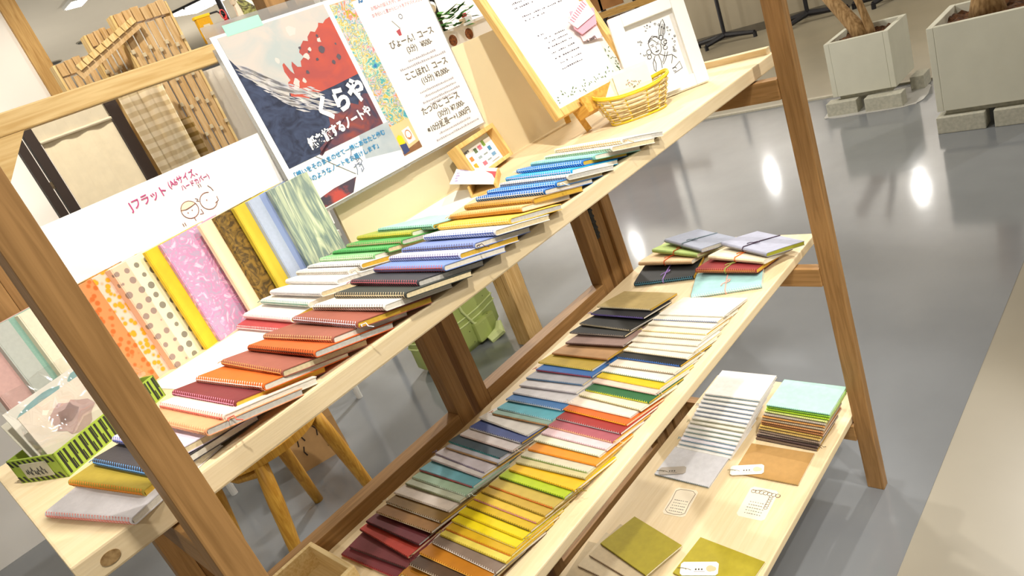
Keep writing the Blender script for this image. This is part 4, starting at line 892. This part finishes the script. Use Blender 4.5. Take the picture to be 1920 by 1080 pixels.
def stripes(hx, hx2):
    m = bpy.data.materials.new('striped_weave'); m.use_nodes = True; nt = m.node_tree; N = nt.nodes; L = nt.links
    tc = N.new('ShaderNodeTexCoord'); wv = N.new('ShaderNodeTexWave'); wv.bands_direction = 'Z'; wv.inputs['Scale'].default_value = 9; wv.inputs['Distortion'].default_value = 1.2
    cr = N.new('ShaderNodeValToRGB'); cr.color_ramp.elements[0].color = (*lin(hx2), 1); cr.color_ramp.elements[1].color = (*lin(hx), 1); cr.color_ramp.elements[0].position = .35; cr.color_ramp.elements[1].position = .6
    L.new(tc.outputs['Object'], wv.inputs['Vector']); L.new(wv.outputs['Fac'], cr.inputs[0]); L.new(cr.outputs[0], N['Principled BSDF'].inputs['Base Color']); N['Principled BSDF'].inputs['Roughness'].default_value = .9
    return m
obj('fold', drape(-.075, .075, .02, .83, 0, .010, 1, -.1), stripes('EFE2C6', 'DCCAA2'), tw, smooth=True)
obj('under_fold', drape(.02, .14, .02, .66, .03, .008, 2), stripes('BCA478', '94783E'), tw, smooth=True)
def slat_rack(x, y, w_, d, h, ns, label, ztop=.72):
    t = thing('slat_rack', label, 'rack', (x, y, ztop), group='slatted wooden racks on the table')
    q = BM(); sw = w_/ns
    for k in range(ns): lohi(q, (k*sw+.004, 0, 0), ((k+1)*sw-.004, .010, h-.05-.004*(k % 2)), .001)
    obj('front_slats', q, SLAT, t)
    q = BM(); lohi(q, (-.010, 0, 0), (0, d, h), .001); lohi(q, (w_, 0, 0), (w_+.010, d, h), .001); obj('side_slats', q, SLATL, t)
    q = BM()
    for k in range(ns): lohi(q, (k*sw+.002, -.006, h-.045), ((k+1)*sw-.002, d, h+.004*(k % 3)), .001)
    obj('top_blocks', q, SLAT, t)
    q = BM(); box(q, (0, 0, 0), (.013, .010, .016), bev=.002); pm = mesh('peg', q); pm.materials.append(None)
    for k in range(ns+1):
        for j in range(5): obj('peg', pm, mat('peg_grey', 'C8B898', .6, noise=.1), t, (k*sw, -.005, h-.14-j*.115-.02*(k % 2)))
    return t
slat_rack(2.565, 2.35, .155, .05, .99, 5, 'lowest slatted wooden rack beside the wooden wall post')
slat_rack(2.70, 2.30, .10, .05, 1.05, 4, 'middle slatted wooden rack between the low and the tall one')
slat_rack(2.80, 2.24, .205, .05, 1.08, 6, 'tallest slatted wooden rack with a row of pegs')
t = thing('slat_rail', 'row of small wooden blocks on a sloping rail across the slat racks', 'rail', (2.585, 2.215, 1.66))
q = BM(); d_ = Vector((.27, 0, .105)); 
for k in range(9):
    p = d_*(k+.5)/9; box(q, p, (.028, .02, .022), Matrix.Rotation(-.37, 3, 'Y'))
obj('blocks', q, SLATL, t)
q = BM(); box(q, d_*.5+Vector((0, .004, -.022)), (.30, .012, .030), Matrix.Rotation(-.37, 3, 'Y')); obj('board', q, SLAT, t)
t = thing('white_cloth', 'plain white cloth hanging to the right of the tall slat rack', 'cloth', (3.06, 2.26, .72))
obj('drape', drape(-.04, .20, .0, .80, 0, .008, 5), mat('white_cotton', 'DDD6CA', .9, noise=.05, nscale=20), t, smooth=True)

# hanging things around the black pole
t = thing('pole_stand', 'black pole stand with hooks behind the slat racks', 'stand', (3.335, 2.46, 0))
q = BM(); tube(q, [(0, 0, .02), (0, 0, 2.1)], .014, 12); obj('pole', q, BLACK, t, smooth=True)
q = BM(); tube(q, [(0, 0, 0), (0, 0, .02)], .13, 24); obj('base', q, BLACK, t)
q = BM(); tube(q, [(0, 0, 1.72), (-.04, -.04, 1.725), (-.06, -.055, 1.735), (-.15, -.055, 1.733)], .004, 6); obj('hook', q, BLACK, t)
t = thing('hanging_pouch', 'mustard yellow hanging pouch with a square patch', 'pouch', (3.195, 2.40, 1.645))
q = BM(); lohi(q, (-.032, -.012, -.02), (.032, .012, .085), .003); obj('body', q, mat('mustard_felt', 'D8A21C', .85, noise=.1, nscale=200), t)
q = BM(); lohi(q, (-.036, -.014, .080), (.036, .014, .092), .002); obj('top_hem', q, mat('yellow_hem', 'F0C428', .8, noise=.05), t)
q = BM(); lohi(q, (-.014, -.0135, .022), (.016, -.012, .052)); obj('patch', q, mat('patch_grey', 'D2C6A8', .8, noise=.1, nscale=80), t)
t = thing('red_pouch', 'red pouch hanging beside the mustard one on the black pole', 'pouch', (3.278, 2.40, 1.61))
q = BM(); loft(q, [[(-.03, -.012, .0), (.02, -.012, -.02), (.02, .012, -.02), (-.03, .012, .0)], [(-.026, -.014, .04), (.024, -.014, .05), (.024, .014, .05), (-.026, .014, .04)], [(.006, -.006, .075), (.022, -.006, .10), (.022, .006, .10), (.006, .006, .075)]]); obj('body', q, mat('red_felt', 'C8202A', .8, noise=.15, nscale=90), t)
q = BM(); tube(q, arc(.0, .0, .02, 0, 360, 16)[:-1] and [(.012+.012*math.cos(a), -.008, .105+.02*math.sin(a)) for a in [2*PI*k/14 for k in range(14)]], .0025, 6, closed=True); obj('cord', q, mat('red_cord', 'D85050', .8), t)
t = thing('cloth_bag', 'olive green patterned cloth bag with white knotted straps hanging on the black pole', 'bag', (3.375, 2.38, 1.64))
q = BM(); R_ = []
for (z, x0, x1, d) in ((-.12, -.03, .16, .03), (.0, -.02, .15, .035), (.07, -.015, .10, .03), (.13, -.02, .03, .012)):
    R_.append([(x0, -d, z), ((x0+x1)/2, -d*1.5, z-.01), (x1, -d, z-.02), (x1, d, z-.02), ((x0+x1)/2, d*1.5, z), (x0, d, z)])
loft(q, R_); obj('bag_body', q, cell('olive_print', '8C8C48', '4C4420', 26, 'noise', .42, .50, 'A8A860'), t)
q = BM(); loft(q, [[(-.075, -.035, -.15), (.015, -.045, -.15), (.015, -.030, -.15), (-.075, -.02, -.15)], [(-.05, -.03, -.02), (-.005, -.04, -.02), (-.005, -.03, -.02), (-.05, -.02, -.02)], [(-.03, -.015, .11), (-.012, -.02, .11), (-.012, .0, .11), (-.03, .0, .11)]]); tube(q, [(-.03, -.01, .10), (-.035, -.02, .125), (-.015, -.025, .14), (.0, -.012, .13)], .012, 8); obj('straps', q, mat('cream_strap', 'E8DCC8', .9, noise=.05), t)

# light timber rack with a planter box; green bag on the floor
t = thing('timber_stand', 'light timber post stand with cracked grain behind the rack', 'stand', (3.47, 1.50, 0))
q = BM(); lohi(q, (-.045, -.045, 0), (.045, .045, 1.22), .003); obj('post', q, LW, t)
q = BM()
for (y, z, l) in ((-.02, .25, .2), (.012, .5, .16), (-.008, .62, .12), (.025, .3, .22)):
    tube(q, [(-.0452, y, z), (-.0454, y+.004, z+l*.5), (-.0452, y+.001, z+l)], .0009, 4)
    tube(q, [(y, -.0452, z+.1), (y+.004, -.0454, z+.1+l*.5), (y+.002, -.0452, z+.1+l)], .0009, 4)
obj('cracks', q, mat('crack_brown', '8A6434', .8), t)
q = BM(); lohi(q, (-.10, -.10, 1.22), (.62, .66, 1.24), .003); obj('top', q, LW, t)
q = BM(); lohi(q, (.45, .50, 0), (.52, .57, 1.22), .003); obj('post', q, LW, t)
t = thing('planter_box', 'white planter box with green leaves on the light timber stand', 'planter', (3.75, 1.58, 1.24))
q = BM(); lohi(q, (-.20, -.06, 0), (.22, .06, .004)); lohi(q, (-.20, -.06, 0), (.22, -.054, .075)); lohi(q, (-.20, .054, 0), (.22, .06, .075)); lohi(q, (-.20, -.06, 0), (-.194, .06, .075)); lohi(q, (.214, -.06, 0), (.22, .06, .075)); lohi(q, (-.205, -.065, .068), (.225, -.053, .078)); obj('box', q, WHITEPL, t)
q = BM(); lohi(q, (-.192, -.052, .02), (.212, .052, .066)); obj('soil', q, mat('soil', '4A3826', .95, noise=.4, nscale=120), t)
for x in (-.06, .035):
    q = BM(); tube(q, [(x, -.0605, .034), (x, -.0595, .034)], .022, 18); o = obj('food_picture', q, mat('food_photo', '9A5A28', .7, hx2='5A3418', nscale=120), t)
q = BM(); flat(q, [(-.19, .01), (-.10, .01), (-.10, .07), (-.17, .07)], 0)
for v in q.verts: v.co = Vector((v.co.x, -.0612, v.co.y))
obj('paper_label', q, mat('grey_label', 'DAD8D2', .8), t)
def leafy(q, cx, cy, cz, n, spread, size, seed):
    r3 = random.Random(seed)
    for k in range(n):
        p = Vector((cx+r3.uniform(-spread, spread), cy+r3.uniform(-.04, .04), cz+r3.uniform(0, spread*.9)))
        a = r3.uniform(0, 6.28); d = Vector((math.cos(a), math.sin(a), r3.uniform(-.3, .4))).normalized(); s_ = d.cross(Vector((0, 0, 1))).normalized()
        L_ = size*r3.uniform(.6, 1.2); v = [q.verts.new(p), q.verts.new(p+d*L_*.4+s_*L_*.3), q.verts.new(p+d*L_), q.verts.new(p+d*L_*.4-s_*L_*.3)]
        q.faces.new(v)
q = BM(); leafy(q, -.12, 0, .07, 60, .09, .075, 1); leafy(q, .05, 0, .065, 60, .09, .06, 2)
obj('leaves', q, mat('leaf', '4A7A30', .9, hx2='2E5424', nscale=25, spec=.1), t)
t = thing('lamp_post', 'thick black pole rising behind the white planter box', 'pole', (3.90, 1.80, 1.24))
q = BM(); tube(q, [(0, 0, 0), (0, 0, .55)], .022, 14); obj('pole', q, BLACK, t, smooth=True)
q = BM(); tube(q, [(0, 0, 0), (0, 0, .012)], .06, 24); obj('base', q, BLACK, t)
q = BM(); tube(q, [(-.02, -.02, .19), (-.045, -.04, .18)], .022, 12); obj('clamp', q, WHITEPL, t)
t = thing('milk_carton', 'small white carton with red cap behind the leaves', 'carton', (3.93, 1.66, 1.24))
q = BM(); lohi(q, (-.02, -.02, 0), (.02, .02, .10), .002); obj('body', q, WHITEPL, t)
q = BM(); tube(q, [(0, 0, .10), (0, 0, .115)], .012, 12); obj('cap', q, mat('red_cap', 'C03038', .5, noise=.05), t)
bagm = cell('green_print_canvas', 'A9B868', '5C6434', 24, 'voronoi', .06, .10)
t = thing('floor_bag', 'pale green printed canvas bag standing on the floor behind the rack', 'bag', (3.36, 1.86, 0))
q = BM(); RG = []
for (z, w_, d) in ((.0, .20, .08), (.04, .235, .10), (.16, .23, .10), (.30, .21, .085), (.42, .17, .05)):
    RG.append([(w_*math.copysign(abs(math.cos(a))**.6, math.cos(a))+.008*math.sin(3*a+z*20), d*math.copysign(abs(math.sin(a))**.6, math.sin(a))+.006*math.sin(5*a), z) for a in [2*PI*k/28 for k in range(28)]])
loft(q, RG); obj('bag_body', q, bagm, t, smooth=True)
TRIM = mat('pale_green_trim', 'CFDC98', .8, noise=.05)
q = BM(); 
for z in (.135, .165): tube(q, [(p[0]*1.01, p[1]*1.01, z) for p in RG[2]], .004, 5, closed=True)
tube(q, [(-.02, -.098, .42), (.0, -.112, .2), (.03, -.12, .12), (.07, -.125, .10), (.12, -.112, .11)], .006, 6); obj('piping', q, TRIM, t)
q = BM(); lohi(q, (.02, -.13, .02), (.15, -.095, .12), .012); obj('pocket', q, bagm, t)
q = BM(); tube(q, [(.06, -.14, .012), (.12, -.16, .03), (.14, -.15, .07)], [.02, .028, .012], 8); obj('strap', q, TRIM, t)

# ---------------------------------------------------------------- stone planters with trees on bricks
CONC = mat('pale_concrete', 'CCCAB8', .8, noise=.06, nscale=7, bump=.06, bscale=60); BRICK = mat('brick_grey', 'BAB7A6', .85, noise=.2, nscale=60)
SOIL = mat('bark_mulch', '6A4424', .95, hx2='3A2412', nscale=60, bump=.8, bscale=70); BARK = mat('bark', 'A8885C', .9, hx2='7C5E38', nscale=40, stretch=(2, 2, .5), bump=.3, bscale=80)
def planter(x, y, s, h, zb, label, tlabel, tw):
    t = thing('planter', label, 'planter', (x, y, 0), group='square stone planters'); W = .03
    q = BM(); lohi(q, (0, 0, zb), (s, W, zb+h), .003); lohi(q, (0, s-W, zb), (s, s, zb+h), .003); lohi(q, (0, W, zb), (W, s-W, zb+h), .003); lohi(q, (s-W, W, zb), (s, s-W, zb+h), .003); lohi(q, (W, W, zb), (s-W, s-W, zb+.02)); obj('box', q, CONC, t)
    q = BM(); lohi(q, (.03, .03, zb-.025), (s-.03, s-.03, zb)); obj('foot', q, BRICK, t)
    q = BM(); r3 = random.Random(int(x*100)); N_ = 14; g = []
    for i in range(N_+1):
        g.append([q.verts.new((W+(s-2*W)*i/N_, W+(s-2*W)*j/N_, zb+h-.035+r3.uniform(-.014, .014))) for j in range(N_+1)])
    for i in range(N_):
        for j in range(N_): q.faces.new((g[i][j], g[i+1][j], g[i+1][j+1], g[i][j+1]))
    obj('mulch', q, SOIL, t)
    tr_ = thing('tree', tlabel, 'tree', (x, y, zb+h-.05), group='trees in the stone planters')
    for pts, rad in tw:
        q = BM(); tube(q, pts, rad, 12); obj('trunk', q, BARK, tr_, smooth=True)
    return t
planter(6.12, .735, .362, .330, .108, 'smaller square stone planter on bricks, left of the large one', 'thin twin trunks in the smaller planter', [([(.12, .17, 0), (.13, .21, .09), (.16, .30, .22), (.20, .42, .40)], [.055, .045, .040, .034]), ([(.12, .13, 0), (.115, .13, .07), (.12, .16, .2), (.13, .22, .42)], [.03, .024, .020, .018])])
planter(5.52, -.06, .445, .413, .108, 'larger square stone planter on bricks at the right edge', 'thick trunk in the larger planter', [([(.22, .24, 0), (.22, .24, .1), (.21, .27, .5)], [.085, .06, .05])])
for (x, y, lx, ly, lb) in ((6.08, .955, .09, .18, 'grey brick under the left front of the smaller planter'), (6.06, .700, .09, .205, 'grey brick under the right front of the smaller planter'), (6.36, .66, .14, .075, 'grey brick jutting out behind the smaller planter'), (6.38, .96, .09, .16, 'grey brick under the left back of the smaller planter'),
        (5.50, .185, .10, .205, 'grey brick under the left front of the larger planter'), (5.50, -.075, .10, .225, 'grey brick under the right front of the larger planter'), (5.85, .18, .10, .20, 'grey brick under the left back of the larger planter'), (5.85, -.05, .10, .20, 'grey brick under the right back of the larger planter')):
    q = BM(); lohi(q, (x, y, 0), (x+lx, y+ly, .083), .004); tag(obj('brick', q, BRICK), lb, 'brick', 'bricks under the planters')
t = thing('plant_label', 'white plastic label lying on the mulch of the larger planter', 'label', (5.62, .27, .492), (0, .1, 1.9))
q = BM(); prism(q, [(-.05, -.012), (.03, -.012), (.055, 0), (.03, .012), (-.05, .012)], 0, .003); obj('strip', q, WHITEPL, t)
for (x0, x1, y0, y1, lb) in ((6.04, 6.44, .62, 1.17, 'crumpled white plastic sheet under the bricks of the smaller planter'),):
    q = BM(); r3 = random.Random(77); N_ = 16; pts = []
    for k in range(40):
        a = 2*PI*k/40; pts.append(((x0+x1)/2+(x1-x0)/2*math.copysign(abs(math.cos(a))**.35, math.cos(a))+r3.uniform(-.008, .008), (y0+y1)/2+(y1-y0)/2*math.copysign(abs(math.sin(a))**.35, math.sin(a))+r3.uniform(-.008, .008)))
    prism(q, pts, .0003, .004); tag(obj('plastic_sheet', q, mat('white_plastic', 'B8B6B0', .4, noise=.08, nscale=12)), lb, 'sheet')

# ---------------------------------------------------------------- black stands and wooden cabinet at the far wall
def stand(x, y, yaw, label):
    t = thing('black_stand', label, 'stand', (x, y, 0), (0, 0, yaw), 'black T-foot stands at the far wall')
    q = BM(); tube(q, [(0, 0, .08), (0, 0, 1.3)], .022, 10); obj('pole', q, BLACK, t)
    for a in (0, PI, 1.2):
        q = BM(); d = Vector((math.cos(a), math.sin(a), 0)); L_ = .42 if a != 1.2 else .26; tube(q, [d*.02+Vector((0, 0, .09)), d*L_+Vector((0, 0, .055))], [.034, .024], 8); obj('foot_arm', q, BLACK, t)
        q = BM(); tube(q, [d*L_+Vector((0, 0, .0)), d*L_+Vector((0, 0, .06))], .022, 10); obj('caster', q, BLACK, t)
stand(9.75, 3.62, 1.35, 'black T-foot stand just right of the white picture frame')
stand(9.72, 2.62, 1.5, 'black T-foot stand half hidden by the far front leg of the rack')
stand(9.70, 1.75, 1.4, 'black T-foot stand behind the smaller planter tree')
ct = thing('wooden_cabinet', 'brown wooden cabinet with a pale rail, behind the white picture frame', 'cabinet', (8.0, 3.3, 0))
CB = mat('plywood_brown', 'A8743C', .7, hx2='94622E', nscale=6); CBD = mat('dark_plywood', '6E4A2A', .7, hx2='583A20', nscale=8)
q = BM(); lohi(q, (.02, .38, .92), (.05, 1.4, 1.6)); obj('upper_panel', q, CB, ct)
q = BM(); lohi(q, (0, -.10, .84), (.06, 1.4, .905), .004); obj('rail', q, wood('cabinet_rail', 'D2A65A', 'B88A42', 'y'), ct)
for y0, y1 in ((.28, .62), (.66, 1.0), (1.04, 1.4)):
    q = BM(); lohi(q, (.03, y0, .02), (.06, y1, .83)); obj('lower_panel', q, CBD, ct)
for y in (.245, .64, 1.02):
    q = BM(); lohi(q, (.02, y-.014, 0), (.07, y+.014, 1.6)); obj('upright', q, BLACK, ct)
q = BM(); lohi(q, (.07, .25, 0), (.5, 1.4, .02)); obj('base', q, CBD, ct)
